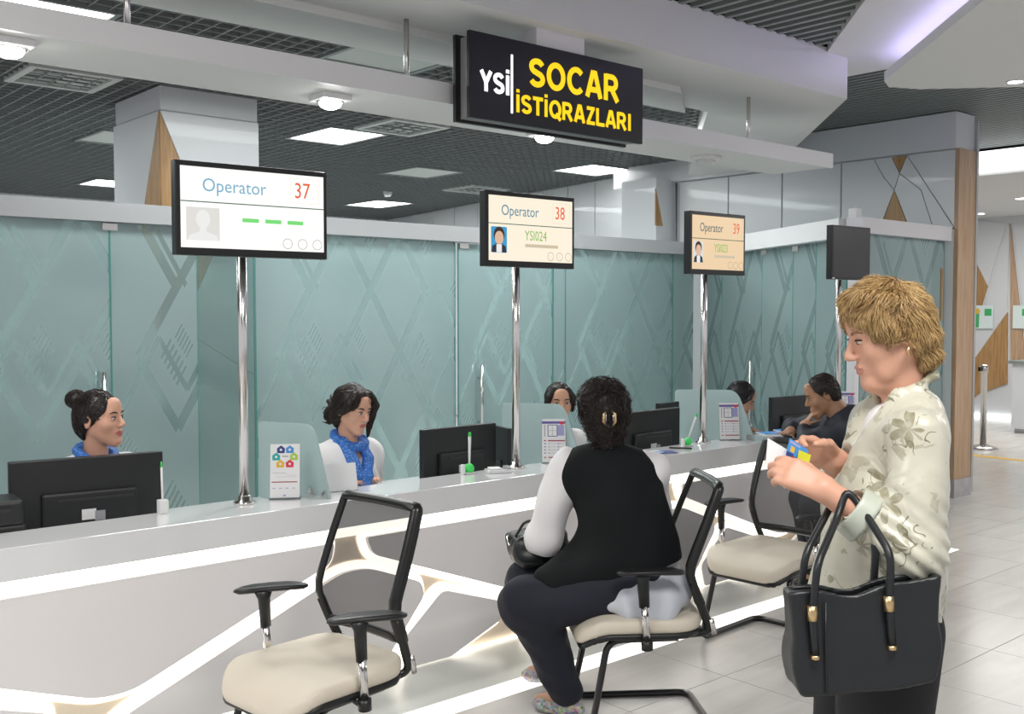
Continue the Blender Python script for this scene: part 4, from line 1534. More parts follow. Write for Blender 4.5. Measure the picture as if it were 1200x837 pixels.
# ------------------------------------------------------------------ queue screens on poles
def screen(px, x, y, w, ang, face, number, ticket, label, off, ink, kind):
    e = empty('queue_screen', (x, y, 0.82), 0, label, 'screen', 'operator screens on poles')
    MB().lathe((0, 0, 0), [(0.045, 0.0), (0.046, 0.006), (0.042, 0.012), (0.029, 0.016), (0.028, 0.034), (0.0215, 0.036)], 22).build('base_flange', 'chrome', e)
    MB().lathe((0, 0, 0), [(0.0205, 0.03), (0.0205, 1.30)], 18).build('pole', 'chrome', e)
    hd = 0.372
    zc = 1.212
    b = MB().span(-w / 2, w / 2, -0.07, -0.022, -hd / 2, hd / 2, 0.004).build('housing', 'bezel_black', e, (off, 0, zc), ang)
    MB().box((0, -0.018, 0), (0.10, 0.03, 0.12)).build('mount', 'black_plastic', b)
    if kind == 'off':
        flat('panel', rect(-w / 2 + 0.014, w / 2 - 0.014, -hd / 2 + 0.018, hd / 2 - 0.012), -0.0702, 'screen_off', b)
        MB().span(-w / 2 + 0.004, -w / 2 + 0.03, -0.0725, -0.070, -hd / 2 + 0.004, -hd / 2 + 0.012).build('badge', 'chrome', b)
        return e
    x0, x1, z0, z1 = -w / 2 + 0.020, w / 2 - 0.016, -hd / 2 + 0.030, hd / 2 - 0.022
    W, Hh = x1 - x0, z1 - z0
    flat('display', rect(x0, x1, z0, z1), -0.0702, face, b)
    yy = -0.0712
    zl = z0 + Hh * 0.57
    flat('print', rect(x0, x1, zl - 0.002, zl + 0.002), yy, 'ink_darkgreen', b)
    text_mesh('print', 'Operator', Hh * 0.235, ink, b, (x0 + W * 0.14, yy, z0 + Hh * 0.775), 0.92 * w / 0.65, 0.0003)
    text_mesh('print', number, Hh * 0.29, 'ink_orange', b, (x0 + W * 0.78, yy, z0 + Hh * 0.785), 0.80 * (w / 0.65) ** 0.5, 0.0003)
    bx0, bx1, bz0, bz1 = x0 + W * 0.755, x0 + W * 0.965, z0 + Hh * 0.63, z0 + Hh * 0.955
    for r_ in (rect(bx0, bx1, bz0, bz0 + 0.0012), rect(bx0, bx1, bz1 - 0.0012, bz1), rect(bx0, bx0 + 0.0012, bz0, bz1), rect(bx1 - 0.0012, bx1, bz0, bz1)):
        flat('print', r_, yy, 'ink_box', b)
    for k in range(3):
        ring('print', x0 + W * (0.73 + 0.11 * k), z0 + Hh * 0.095, Hh * 0.068, 0.0022, yy - 0.0003, 'ink_ring', b)
        text_mesh('print', str(k + 1), Hh * 0.06, 'ink_box', b, (x0 + W * (0.722 + 0.11 * k), yy, z0 + Hh * 0.095), 0.8, 0.0002)
    if kind == 'blank':
        for k in range(3):
            flat('print', rect(x0 + W * (0.41 + 0.16 * k), x0 + W * (0.525 + 0.16 * k), z0 + Hh * 0.345, z0 + Hh * 0.395), yy, 'ink_green', b)
        flat('print', rect(x0 + W * 0.035, x0 + W * 0.255, z0 + Hh * 0.09, z0 + Hh * 0.50), yy, 'ink_pale', b)
        sil = disc(x0 + W * 0.145, z0 + Hh * 0.355, Hh * 0.09, 18, Hh * 0.115)
        flat('print', sil, yy - 0.0008, 'ink_white', b)
        flat('print', [(x0 + W * 0.04, z0 + Hh * 0.09), (x0 + W * 0.25, z0 + Hh * 0.09), (x0 + W * 0.235, z0 + Hh * 0.155), (x0 + W * 0.17, z0 + Hh * 0.2), (x0 + W * 0.165, z0 + Hh * 0.28),
                       (x0 + W * 0.125, z0 + Hh * 0.28), (x0 + W * 0.12, z0 + Hh * 0.2), (x0 + W * 0.055, z0 + Hh * 0.155)], yy - 0.0008, 'ink_white', b)
    else:
        text_mesh('print', ticket, Hh * 0.22, 'ink_leaf', b, (x0 + W * 0.415, yy, z0 + Hh * 0.40), 0.82 * w / 0.65, 0.0003)
        flat('print', rect(x0 + W * 0.42, x0 + W * 0.82, z0 + Hh * 0.225, z0 + Hh * 0.275), yy, 'ink_smudge', b)
        cx, cz = x0 + W * 0.115, z0 + Hh * 0.32
        bg = 'ink_photo' if kind == 'lady' else 'ink_pale'
        flat('portrait', round_poly(rect(cx - W * 0.09, cx + W * 0.09, cz - Hh * 0.20, cz + Hh * 0.20), 0.008), yy, bg, b)
        suit = 'ink_suit'
        flat('portrait', [(cx - W * 0.085, cz - Hh * 0.195), (cx + W * 0.085, cz - Hh * 0.195), (cx + W * 0.075, cz - Hh * 0.10), (cx + W * 0.03, cz - Hh * 0.06), (cx - W * 0.03, cz - Hh * 0.06), (cx - W * 0.075, cz - Hh * 0.10)], yy - 0.0006, suit, b)
        flat('portrait', [(cx - W * 0.03, cz - Hh * 0.195), (cx + W * 0.03, cz - Hh * 0.195), (cx + W * 0.03, cz - Hh * 0.07), (cx - W * 0.03, cz - Hh * 0.07)], yy - 0.0009, 'ink_white', b)
        flat('portrait', disc(cx, cz + Hh * 0.075, W * 0.062, 16, Hh * (0.125 if kind == 'lady' else 0.12)), yy - 0.0011, 'ink_hair', b)
        flat('portrait', disc(cx, cz + Hh * 0.03, W * 0.050, 16, Hh * 0.105), yy - 0.0017, 'ink_skin', b)
    return e


screen(0, 1.987, 3.965, 0.655, math.radians(-4), 'screen_white', '37', '', 'pole screen reading Operator 37 with three green dashes', 0.03, 'ink_blue', 'blank')
screen(0, 3.495, 3.955, 0.590, math.radians(-2), 'screen_cream', '38', 'YSI024', 'pole screen reading Operator 38 with a portrait on blue', 0.045, 'ink_teal', 'lady')
screen(0, 5.02, 3.955, 0.515, math.radians(-2), 'screen_peach', '39', 'YSI023', 'pole screen reading Operator 39 with a portrait in a suit', 0.045, 'ink_grey', 'man')
screen(0, 6.50, 3.94, 0.455, math.radians(-3), 'screen_off', '', '', 'dark switched-off pole screen beside the blonde standing person', 0.045, 'ink_grey', 'off')

# ------------------------------------------------------------------ frosted dividers across the ledge
for x, lab in ((2.31, 'frosted glass desk divider beside the leaflet with coloured icons'), (3.83, 'frosted glass desk divider in front of the clerk whose eyes peek over'), (5.35, 'frosted glass desk divider beside the operator 39 pole')):
    e = empty('desk_divider', (x, 3.75, 0.82), 0, lab, 'divider', 'frosted desk dividers')
    pts = round_poly([(0.06, 0.002), (0.27, 0.002), (0.27, -0.075), (0.70, -0.075), (0.70, 0.285), (0.20, 0.31)], [0.005, 0.001, 0.001, 0.01, 0.03, 0.07])
    MB().prism(pts, 'x', -0.004, 0.004).build('pane', 'divider_glass', e)
    for yy_ in (0.10, 0.22):
        MB().span(-0.014, 0.014, yy_ - 0.015, yy_ + 0.015, 0.0, 0.035, 0.002).build('clamp', 'chrome', e)

# ------------------------------------------------------------------ desk monitors seen from behind
def monitor(x, y, w, h, ang, ztop, label, tilt=0.0, led=False):
    e = empty('desk_monitor', (x, y, 0.74), ang, label, 'monitor', 'black desk monitors')
    zt = ztop - 0.74
    b = MB().span(-w / 2, w / 2, -0.014, 0.022, zt - h, zt, 0.005).build('housing', 'black_plastic', e)
    MB().box((0, -0.022, zt - h * 0.62), (w * 0.62, 0.03, h * 0.42), 0, 0.010).build('rear_bulge', 'black_plastic', b)
    MB().box((0.02, -0.038, zt - h * 0.5), (w * 0.5, 0.006, 0.012)).build('vent_slot', 'screen_off', b)
    flat('label_sticker', rect(-0.035, 0.02, zt - h * 0.76, zt - h * 0.63), -0.0375, 'paper_white', b)
    flat('label_sticker', rect(0.015, 0.055, zt - h * 0.78, zt - h * 0.66), -0.0376, 'print_grey', b)
    MB().box((0, -0.01, (zt - h) / 2 + 0.03), (0.07, 0.03, zt - h + 0.10), 0, 0.006).build('stand_neck', 'black_plastic', e)
    MB().lathe((0, 0, 0), [(0.11, 0.0), (0.11, 0.010), (0.06, 0.018)], 22).build('stand_foot', 'black_plastic', e)
    flat('display', rect(-w / 2 + 0.015, w / 2 - 0.015, zt - h + 0.02, zt - 0.015), 0.0226, 'screen_off', b)
    return e


monitor(1.455, 4.27, 0.59, 0.33, math.radians(-7), 1.035, 'widest black desk monitor, in front of the clerk with the hair bun')
monitor(3.31, 4.19, 0.50, 0.31, math.radians(3), 1.03, 'black desk monitor between the clerk in a long blue scarf and the operator 38 pole')
monitor(4.80, 4.19, 0.56, 0.32, math.radians(2), 1.02, 'black desk monitor right of the seated visitor in the black vest')
monitor(6.35, 4.19, 0.50, 0.32, math.radians(-6), 1.025, 'black desk monitor in front of the seated bent visitor in a dark jacket')
for x, y, rz, lab in ((3.64, 4.24, 1.30, 'small black customer display standing beside the operator 38 pole'), (5.13, 4.33, 0.05, 'small black display behind the monitor next to the seated vest wearer'), (5.57, 4.30, 1.2, 'narrow black display under the face of the dark haired bowed clerk')):
    e = empty('customer_display', (x, y, 0.74), rz, lab, 'display', 'small customer displays')
    hgt = 0.30 if y > 4.3 and x < 5.4 else 0.26
    MB().span(-0.11, 0.11, -0.012, 0.012, 0.06, hgt, 0.004).build('housing', 'black_plastic', e)
    MB().span(-0.03, 0.03, -0.015, 0.02, 0.0, 0.08).build('foot', 'black_plastic', e)
    flat('display', rect(-0.095, 0.095, 0.09, hgt - 0.03), -0.0125, 'screen_off', e)
# printer
pr = empty('desk_printer', (0.96, 4.13, 0.74), math.radians(-5), 'black desk printer at the left edge behind the ledge', 'printer')
MB().span(-0.19, 0.19, -0.10, 0.10, 0.0, 0.10, 0.008).build('lower_tray', 'black_plastic', pr)
MB().span(-0.185, 0.185, -0.095, 0.095, 0.098, 0.19, 0.012).build('upper_body', 'black_plastic', pr)
MB().span(0.02, 0.12, -0.106, -0.098, 0.055, 0.068).build('tray_grip', 'screen_off', pr)
MB().span(0.05, 0.14, -0.101, -0.093, 0.15, 0.165).build('vent_slot', 'screen_off', pr)

# ------------------------------------------------------------------ leaflets, pens and papers on the ledge
def leaflet(x, y, ang, label, style):
    e = empty('leaflet_stand', (x, y, 0.82), ang, label, 'leaflet stand', 'leaflet stands on the counter')
    w, h = 0.125, 0.235
    def lean(o): o.rotation_euler = (math.radians(-9), 0, 0); return o
    MB().span(-w / 2 - 0.004, w / 2 + 0.004, 0.0, 0.003, 0.0, h * 0.98).build('holder', 'acrylic', e).rotation_euler = (math.radians(-9), 0, 0)
    MB().span(-w / 2 - 0.004, w / 2 + 0.004, -0.012, 0.05, 0.0, 0.004).build('foot', 'acrylic', e)
    sh = lean(MB().span(-w / 2, w / 2, -0.004, -0.0015, 0.006, h).build('leaflet', 'paper_white', e))
    y0 = -0.0042
    def R(x0, x1, z0, z1, m_): flat('print', rect(-w / 2 + x0 * w, -w / 2 + x1 * w, z0 * h, z1 * h), y0, m_, sh, 0.0003)
    if style == 'icons':
        for cx, cz, m_ in ((0.36, 0.90, 'print_navy'), (0.66, 0.90, 'print_blue'), (0.20, 0.77, 'print_teal'), (0.80, 0.77, 'print_lime'), (0.34, 0.64, 'print_orange'), (0.66, 0.64, 'print_red')):
            X, Z, r = -w / 2 + cx * w, cz * h, 0.0155
            flat('icon', [(X - r, Z - r), (X + r, Z - r), (X + r * 1.1, Z + r * 0.3), (X, Z + r * 1.15), (X - r * 1.1, Z + r * 0.3)], y0, m_, sh, 0.0003)
            flat('icon', disc(X, Z - 0.001, r * 0.35, 10), y0 - 0.0004, 'paper_white', sh, 0.0002)
        R(0.40, 0.62, 0.765, 0.785, 'print_grey')
        R(0.05, 0.92, 0.30, 0.318, 'print_maroon')
        R(0.08, 0.55, 0.47, 0.476, 'print_grey')
        R(0.20, 0.9, 0.40, 0.404, 'print_grey'); R(0.55, 0.9, 0.43, 0.434, 'print_grey')
        for k in range(4): R(0.08 + 0.22 * k, 0.18 + 0.22 * k, 0.19, 0.203, 'print_lilac')
        R(0.45, 0.53, 0.05, 0.08, 'print_lilac')
    else:
        R(0.0, 1.0, 0.89, 0.945, 'print_purple')
        flat('print', disc(w * 0.35, h * 0.905, 0.012, 12, 0.009), y0 - 0.0005, 'print_red', sh, 0.0003)
        R(0.24, 0.66, 0.60, 0.87, 'print_navy'); R(0.27, 0.63, 0.615, 0.855, 'paper_white') if False else None
        flat('print', rect(-w / 2 + 0.27 * w, -w / 2 + 0.63 * w, 0.615 * h, 0.855 * h), y0 - 0.0004, 'paper_white', sh, 0.0003)
        R(0.66, 0.95, 0.62, 0.86, 'print_lilac')
        R(0.10, 0.14, 0.60, 0.87, 'print_grey')
        flat('print', rect(-w / 2 + 0.44 * w, -w / 2 + 0.455 * w, 0.615 * h, 0.855 * h), y0 - 0.0008, 'print_grey', sh, 0.0002)
        flat('print', rect(-w / 2 + 0.27 * w, -w / 2 + 0.63 * w, 0.735 * h, 0.741 * h), y0 - 0.0008, 'print_grey', sh, 0.0002)
        R(0.25, 0.98, 0.495, 0.522, 'print_maroon'); R(0.08, 0.17, 0.495, 0.522, 'print_maroon')
        for k in range(4):
            R(0.09, 0.16, 0.43 - 0.07 * k, 0.452 - 0.07 * k, 'print_purple')
            R(0.26, 0.34, 0.43 - 0.07 * k, 0.448 - 0.07 * k, 'print_grey'); R(0.37, 0.60, 0.436 - 0.07 * k, 0.442 - 0.07 * k, 'print_grey')
            R(0.66, 0.73, 0.43 - 0.07 * k, 0.448 - 0.07 * k, 'print_purple'); R(0.76, 0.96, 0.436 - 0.07 * k, 0.442 - 0.07 * k, 'print_grey')
        R(0.08, 0.17, 0.12, 0.145, 'print_maroon'); R(0.26, 0.99, 0.12, 0.145, 'print_maroon')
    return e


AFACE = YAW - PI / 2                                # leaflets are turned towards the hall
leaflet(2.165, 3.945, AFACE + 0.12, 'leaflet stand with six coloured house icons', 'icons')
leaflet(3.755, 3.945, AFACE + 0.05, 'leaflet stand with a purple banner beside the seated vest wearer', 'banner')
leaflet(5.262, 3.935, AFACE + 0.10, 'leaflet stand with a purple banner beside the operator 39 pole', 'banner')
leaflet(6.66, 3.96, AFACE, 'leaflet stand with a purple banner half hidden by the floral jacket', 'banner')
# blank sheet in a stand by the second clerk
e = empty('sheet_holder', (2.44, 3.95, 0.82), AFACE + 0.5, 'blank white sheet in a clear holder beside the frosted divider', 'sheet holder')
MB().span(-0.085, 0.085, -0.003, 0.0, 0.0, 0.125).build('sheet', 'paper_white', e).rotation_euler = (math.radians(-14), 0, 0)
MB().span(-0.085, 0.085, -0.01, 0.05, 0.0, 0.003).build('foot', 'acrylic', e)


def pen_stand(x, y, label, tilt, ball, n):
    e = empty('pen_stand', (x, y, 0.82), 0, label, 'pen stand', 'counter pen stands')
    if ball:
        MB().lathe((0, 0, 0), [(0.020, 0.0), (0.030, 0.004), (0.030, 0.008)], 18).build('base', 'pen_white', e)
        MB().sphere((0, 0, 0.026), 0.026).build('holder', 'pen_green', e)
        MB().span(-0.048, -0.032, -0.010, 0.010, 0.0, 0.05, 0.003).build('clip', 'pen_white', e)
    else:
        MB().span(-0.018, 0.018, -0.018, 0.018, 0.0, 0.055, 0.004).build('holder', 'pen_white', e)
        MB().span(0.018, 0.021, -0.012, 0.012, 0.01, 0.05).build('clip', 'pen_green', e)
    for k in range(n):
        dx, dy = tilt[0] + (k - 0.5) * 0.05 * (n - 1), tilt[1]
        d = Vector((dx, dy, 1)).normalized()
        p0 = Vector((0, 0, 0.035))
        p = MB().tube([p0, p0 + d * 0.15], 0.0048, 8).build('pen', 'pen_white', e)
        MB().tube([p0 + d * 0.15, p0 + d * 0.172], [0.0050, 0.0030], 8).build('pen_tip', 'pen_green', p)
    return e


pen_stand(1.645, 3.985, 'square white pen stand with one upright pen by the widest monitor', (-0.02, 0.0), False, 1)
pen_stand(3.195, 3.965, 'green ball pen stand in front of the second monitor', (0.02, 0.0), True, 2)
pen_stand(4.835, 3.925, 'green ball pen stand with slanting pens by the operator 39 pole', (0.32, -0.2), True, 2)
# white clip device
e = empty('card_reader', (3.33, 3.90, 0.82), math.radians(-25), 'small white card reader lying on the ledge by the operator 38 pole', 'card reader')
MB().span(-0.065, 0.065, -0.04, 0.04, 0.0, 0.018, 0.006).build('body', 'ledge_white', e)
MB().span(-0.05, 0.01, -0.03, 0.03, 0.018, 0.026, 0.003).build('keypad', 'paper_white', e)
MB().span(0.03, 0.06, -0.03, 0.03, 0.018, 0.03, 0.003).build('reader_head', 'rail_grey', e)
# folder and loose pen
e = empty('folder', (4.46, 3.87, 0.82), math.radians(-28), 'blue and white folder lying on the ledge beside the seated vest wearer', 'folder')
MB().span(-0.13, 0.13, -0.05, 0.05, 0.0, 0.004).build('cover', 'print_navy', e)
MB().span(-0.11, 0.05, -0.035, 0.045, 0.004, 0.006).build('sheet', 'paper_white', e)
MB().span(-0.06, 0.07, -0.02, 0.01, 0.006, 0.007).build('print', 'print_blue', e)
e = empty('ballpoint_pen', (4.70, 3.86, 0.827), math.radians(-60), 'black ballpoint pen lying by the blue folder', 'pen')
MB().tube([(-0.07, 0, 0), (0.06, 0, 0)], 0.005, 8).build('barrel', 'black_plastic', e)
MB().tube([(0.06, 0, 0), (0.075, 0, 0)], [0.005, 0.0015], 8).build('tip', 'chrome', e)
for k, (dx, a) in enumerate(((0.0, -30), (0.16, -20))):
    e = empty('magazine', (5.80 + dx, 3.93 - 0.02 * k, 0.82 + 0.008 * k), math.radians(a), ('lower' if k == 0 else 'upper') + ' of two blue magazines on the ledge in front of the bent visitor', 'magazine', 'magazines on the counter')
    MB().span(-0.14, 0.14, -0.07, 0.07, 0.0, 0.007).build('pages', 'paper_white', e)
    MB().span(-0.14, 0.14, -0.071, 0.07, 0.007, 0.0082).build('cover', 'print_blue', e)
    MB().span(-0.05, 0.06, -0.04, 0.04, 0.0082, 0.0088).build('print', 'print_lilac', e)

# ------------------------------------------------------------------ visitor chairs
def make_chair(name, loc, rz, label, pads=(0, 0)):
    e = empty(name, loc, rz, label, 'chair', 'black mesh back visitor chairs')
    # cushion with a waterfall front
    fs = lambda p: smax(rbox((0.0, 0, 0.435), (0.245, 0.242, 0.034), 0.030)(p) + 0.0, -1.0, 0) + 0.0
    def cushion(p):
        q = p.copy()
        q[:, 2] = q[:, 2] + 0.55 * np.maximum(q[:, 0] - 0.12, 0) ** 2 / 0.13 - 0.06 * np.maximum(-q[:, 0] - 0.12, 0)
        r = np.sqrt(q[:, 0] ** 2 + q[:, 1] ** 2)
        core = rbox((0.0, 0, 0.438), (0.248, 0.242, 0.028), 0.026)(q)
        rnd = np.sqrt((np.maximum(np.abs(q[:, 0]) - 0.11, 0)) ** 2 + (np.maximum(np.abs(q[:, 1]) - 0.10, 0)) ** 2) - 0.145
        return smax(core, rnd, 0.02)
    sdf_obj('seat', cushion, (-0.27, -0.26, 0.36), (0.27, 0.26, 0.50), 0.010, 'seat_cream', e)
    def pan(p):
        q = p.copy()
        q[:, 2] = q[:, 2] + 0.55 * np.maximum(q[:, 0] - 0.12, 0) ** 2 / 0.13 - 0.06 * np.maximum(-q[:, 0] - 0.12, 0)
        core = rbox((-0.005, 0, 0.402), (0.240, 0.236, 0.014), 0.012)(q)
        rnd = np.sqrt((np.maximum(np.abs(q[:, 0]) - 0.11, 0)) ** 2 + (np.maximum(np.abs(q[:, 1]) - 0.10, 0)) ** 2) - 0.143
        return smax(core, rnd, 0.01)
    sdf_obj('seat_pan', pan, (-0.27, -0.26, 0.34), (0.27, 0.26, 0.46), 0.009, 'black_plastic', e)
    # sled base: one bent tube
    h = 0.0135
    path = [(-0.14, 0.19, 0.385), (0.13, 0.20, 0.385), (0.205, 0.238, 0.0135), (-0.29, 0.238, 0.0135), (-0.29, -0.238, 0.0135), (0.205, -0.238, 0.0135), (0.13, -0.20, 0.385), (-0.14, -0.19, 0.385)]
    MB().tube(path, h, 10, 0.055).build('sled_frame', 'black_metal', e)
    # backrest
    prof = [(-0.268, 0.42), (-0.222, 0.52), (-0.190, 0.60), (-0.180, 0.635), (-0.184, 0.67), (-0.298, 0.965)]
    def bx(z):
        for (xa, za), (xb, zb) in zip(prof[:-1], prof[1:]):
            if z <= zb: return xa + (xb - xa) * (z - za) / (zb - za)
        return prof[-1][0]
    def hw(z): return 0.188 + 0.020 * math.sin(PI * min(1, max(0, (z - 0.42) / 0.6)))
    loop = []
    zs = [0.52 + (0.945 - 0.52) * k / 12 for k in range(13)]
    for z in zs: loop.append((bx(z), hw(z), z))
    yt = hw(0.95)
    loop += [(bx(0.95), yt - 0.002, 0.953), (bx(0.955), yt - 0.008, 0.959)]
    for k in range(1, 6): loop.append((bx(0.955) - 0.012 * math.sin(PI * k / 6), (yt - 0.008) * (1 - k / 3), 0.960))
    loop += [(bx(0.955), -yt + 0.008, 0.959), (bx(0.95), -yt + 0.002, 0.953)]
    for z in reversed(zs): loop.append((bx(z), -hw(z), z))
    for k in range(1, 6): loop.append((bx(0.52) - 0.02 * math.sin(PI * k / 6), -hw(0.52) * (1 - k / 3), 0.518))
    MB().tube(loop, 0.0215, 8, 0, True, (0.6, 1.0)).build('back_frame', 'black_frame', e)
    vs, fs_ = [], []
    nz, ny = 12, 8
    for i in range(nz + 1):
        z = 0.525 + (0.95 - 0.525) * i / nz
        for j in range(ny + 1):
            t = -1 + 2 * j / ny
            vs.append((bx(z) - 0.018 * (1 - t * t), hw(z) * t, z))
    for i in range(nz):
        for j in range(ny):
            a_ = i * (ny + 1) + j
            fs_.append((a_, a_ + 1, a_ + ny + 2, a_ + ny + 1))
    MB().add(vs, fs_, True).build('mesh_back', 'mesh_fabric', e)
    for s in (-1, 1):
        MB().tube([(bx(0.60), s * hw(0.60), 0.60), (bx(0.52), s * hw(0.52), 0.52), (-0.275, s * 0.175, 0.40), (-0.20, s * 0.15, 0.385)], 0.017, 8, 0.04, False, (1.0, 0.8)).build('back_strut', 'black_frame', e)
        MB().tube([(-0.268, s * 0.192, 0.455), (-0.282, s * 0.190, 0.395)], 0.011, 8, 0, False, (1.0, 0.7)).build('hinge_plate', 'chrome', e)
        a_ = empty('armrest', (-0.03, s * 0.25, 0), 0, parent=e)
        bpy.data.objects.remove(a_, do_unlink=True)
        post = MB().tube([(0.012, s * 0.262, 0.655), (0.010, s * 0.262, 0.625), (0.004, s * 0.262, 0.525)], [0.036, 0.023, 0.020], 12, 0, False, (1.0, 0.7)).build('arm_post', 'black_plastic', e)
        MB().tube([(0.004, s * 0.262, 0.53), (-0.006, s * 0.262, 0.395)], 0.0145, 12).build('arm_tube', 'chrome', post)
        MB().tube([(-0.006, s * 0.262, 0.40), (-0.008, s * 0.262, 0.365)], 0.022, 12).build('arm_socket', 'black_plastic', post)
        MB().tube([(-0.006, s * 0.262, 0.383), (-0.006, s * 0.17, 0.395)], 0.016, 8).build('arm_bracket', 'black_metal', post)
        pad = MB()
        n_ = 16
        V, Fc = [], []
        for lay, (zz, k_) in enumerate(((-0.008, 0.80), (-0.001, 1.0), (0.006, 0.97), (0.010, 0.75))):
            for i in range(n_):
                an = 2 * PI * i / n_
                cx, cy = math.cos(an), math.sin(an)
                V.append((0.130 * math.copysign(abs(cx) ** 0.7, cx) * (0.97 if zz > 0.01 else 1) * k_ ** 0.5, 0.040 * math.copysign(abs(cy) ** 0.8, cy) * k_, zz - 0.10 * (cx * 0.13) ** 2 * 4))
        for lay in range(3):
            for i in range(n_):
                j = (i + 1) % n_
                Fc.append((lay * n_ + i, lay * n_ + j, (lay + 1) * n_ + j, (lay + 1) * n_ + i))
        Fc.append(tuple(range(n_ - 1, -1, -1))); Fc.append(tuple(3 * n_ + i for i in range(n_)))
        po = pad.add(V, Fc, True).build('arm_pad', 'black_plastic', e, (-0.02, s * 0.262, 0.660), math.radians(pads[0] if s > 0 else pads[1]))
    for s in (-1, 1):
        for x in (-0.16, 0.02):
            MB().lathe((x, s * 0.12, 0.362), [(0.012, 0.0), (0.012, 0.03)], 10).build('seat_bolt', 'black_metal', e)
    return e


ch1 = make_chair('office_chair', (1.731, 2.979, 0), math.radians(186.2), 'empty cream-seated mesh back chair nearest the left, in front of the counter', (-28, -28))


def chair_copy(loc, deg, label, pads):
    c = copy_tree(ch1)
    c.location = loc
    c.rotation_euler = (0, 0, math.radians(deg))
    c['label'] = label
    for ch in c.children:
        if ch.name.startswith('arm_pad'): ch.rotation_euler = (0, 0, math.radians(pads[0] if ch.location.y > 0 else pads[1]))
    return c


chair_copy((3.027, 2.732, 0), 143.3, 'cream-seated mesh back chair under the visitor in the black vest', (0, 0))
chair_copy((4.243, 2.944, 0), 183.3, 'empty cream-seated mesh back chair just behind the standing floral jacket', (-20, -12))
chair_copy((5.42, 3.10, 0), 128, 'mesh back chair under the bent visitor in a dark jacket', (0, 0))

# ------------------------------------------------------------------ people
def head_field(f=1.0, male=False, full=1.0):
    """face looks along +x, y to the left, z up, origin in the middle of the head; chin at about -0.115, crown at +0.105"""
    j = 1.08 if male else 1.0
    parts = [
        ell((-0.010, 0, 0.030), (0.087, 0.073, 0.083)),
        ell((0.030, 0, -0.022), (0.058, 0.058 * full, 0.086)),
    ]
    d = union(parts, 0.03)
    jw = 0.050 if (male or full > 1.02) else 0.045
    jaw = [cap((-0.005, s * jw, -0.046), (0.058, s * 0.013, -0.098 * j), 0.36 * jw, 0.015) for s in (-1, 1)]
    jaw.append(ell((0.073, 0, -0.098 * j), (0.019, 0.021 * j, 0.016)))
    d = union([d] + jaw, 0.028)
    d = union([d] + [ell((0.052, s * 0.040, -0.024), (0.026, 0.022, 0.024)) for s in (-1, 1)], 0.02)
    d = union([d, cap((0.070, -0.036, 0.024), (0.070, 0.036, 0.024), 0.014)], 0.016)
    d = union([d, ell((0.068, 0, 0.055), (0.022, 0.045, 0.035))], 0.02)
    for s in (-1, 1):
        d = sub(d, ell((0.094, s * 0.031, 0.003), (0.016, 0.019, 0.011)), 0.012)
    d = union([d] + [ell((0.072, s * 0.031, 0.004), (0.0145, 0.0165, 0.0120)) for s in (-1, 1)], 0.004)
    nose = union([cap((0.086, 0, 0.012), (0.107, 0, -0.026), 0.0065, 0.0105)] + [ell((0.098, s * 0.0105, -0.031), (0.0100, 0.0075, 0.0070)) for s in (-1, 1)], 0.008)
    d = union([d, nose], 0.009)
    d = union([d, ell((0.077, 0, -0.062), (0.015, 0.027, 0.020))], 0.014)
    d = union([d, ell((0.0912, 0, -0.0562), (0.0070, 0.0205, 0.0055)), ], 0.004)
    d = union([d, ell((0.0900, 0, -0.0680), (0.0075, 0.0180, 0.0064)), ], 0.004)
    d = sub(d, cap((0.0980, -0.018, -0.0620), (0.0980, 0.018, -0.0620), 0.0022), 0.003)
    for s in (-1, 1):
        ear = sub(ell((-0.014, s * 0.074, -0.006), (0.020, 0.009, 0.032), (0, 0.25, s * 0.35)), ell((-0.008, s * 0.083, -0.002), (0.010, 0.006, 0.018), (0, 0.25, s * 0.35)), 0.005)
        d = union([d, ear], 0.008)
    return d


def lips(p):
    return (p[:, 0] > 0.080) & (np.abs(p[:, 1]) < 0.023) & (p[:, 2] < -0.0515) & (p[:, 2] > -0.0735) & (((p[:, 1] / 0.0235) ** 2 + ((p[:, 2] + 0.0622) / 0.0118) ** 2) < 1)


def RT(loc, rot):
    return Matrix.Translation(Vector(loc)) @ Euler(rot).to_matrix().to_4x4()


def in_frame(test, M):
    Ri = np.array(M.to_3x3().inverted(), dtype=np.float32)
    t = A3(M.to_translation())
    return lambda p: test((p - t) @ Ri.T)


def face_details(parent, M, brow, open_=1.0, look=0.0):
    """eyes and eyebrows as small parts in the head frame M"""
    R3 = M.to_3x3()
    def put(mb, nm, m_):
        mb.v = [tuple(M @ Vector(q)) for q in mb.v]
        return mb.build(nm, m_, parent)
    for s in (-1, 1):
        eye = MB().sphere((0.0775, s * 0.031, 0.0030), (0.0112, 0.0135, 0.0070 * open_))
        eo = put(eye, 'eye', 'eye_white')
        put(MB().sphere((0.0840, s * 0.031 + look, 0.0022), (0.0054, 0.0060, 0.0064 * open_), 12, 7), 'iris', 'iris').parent = eo
        put(MB().tube([(0.078, s * 0.0445, 0.0075), (0.0868, s * 0.036, 0.0098), (0.0885, s * 0.028, 0.0098), (0.0855, s * 0.0195, 0.0065)], 0.0021, 6), 'eyelid_line', 'brow_dark')
        put(MB().tube([(0.074, s * 0.050, 0.0235), (0.0862, s * 0.040, 0.0290), (0.0895, s * 0.026, 0.0275), (0.0885, s * 0.014, 0.0225)], [0.0018, 0.0040, 0.0043, 0.0030], 6, 0, False, (0.8, 1.2)), 'eyebrow', brow)


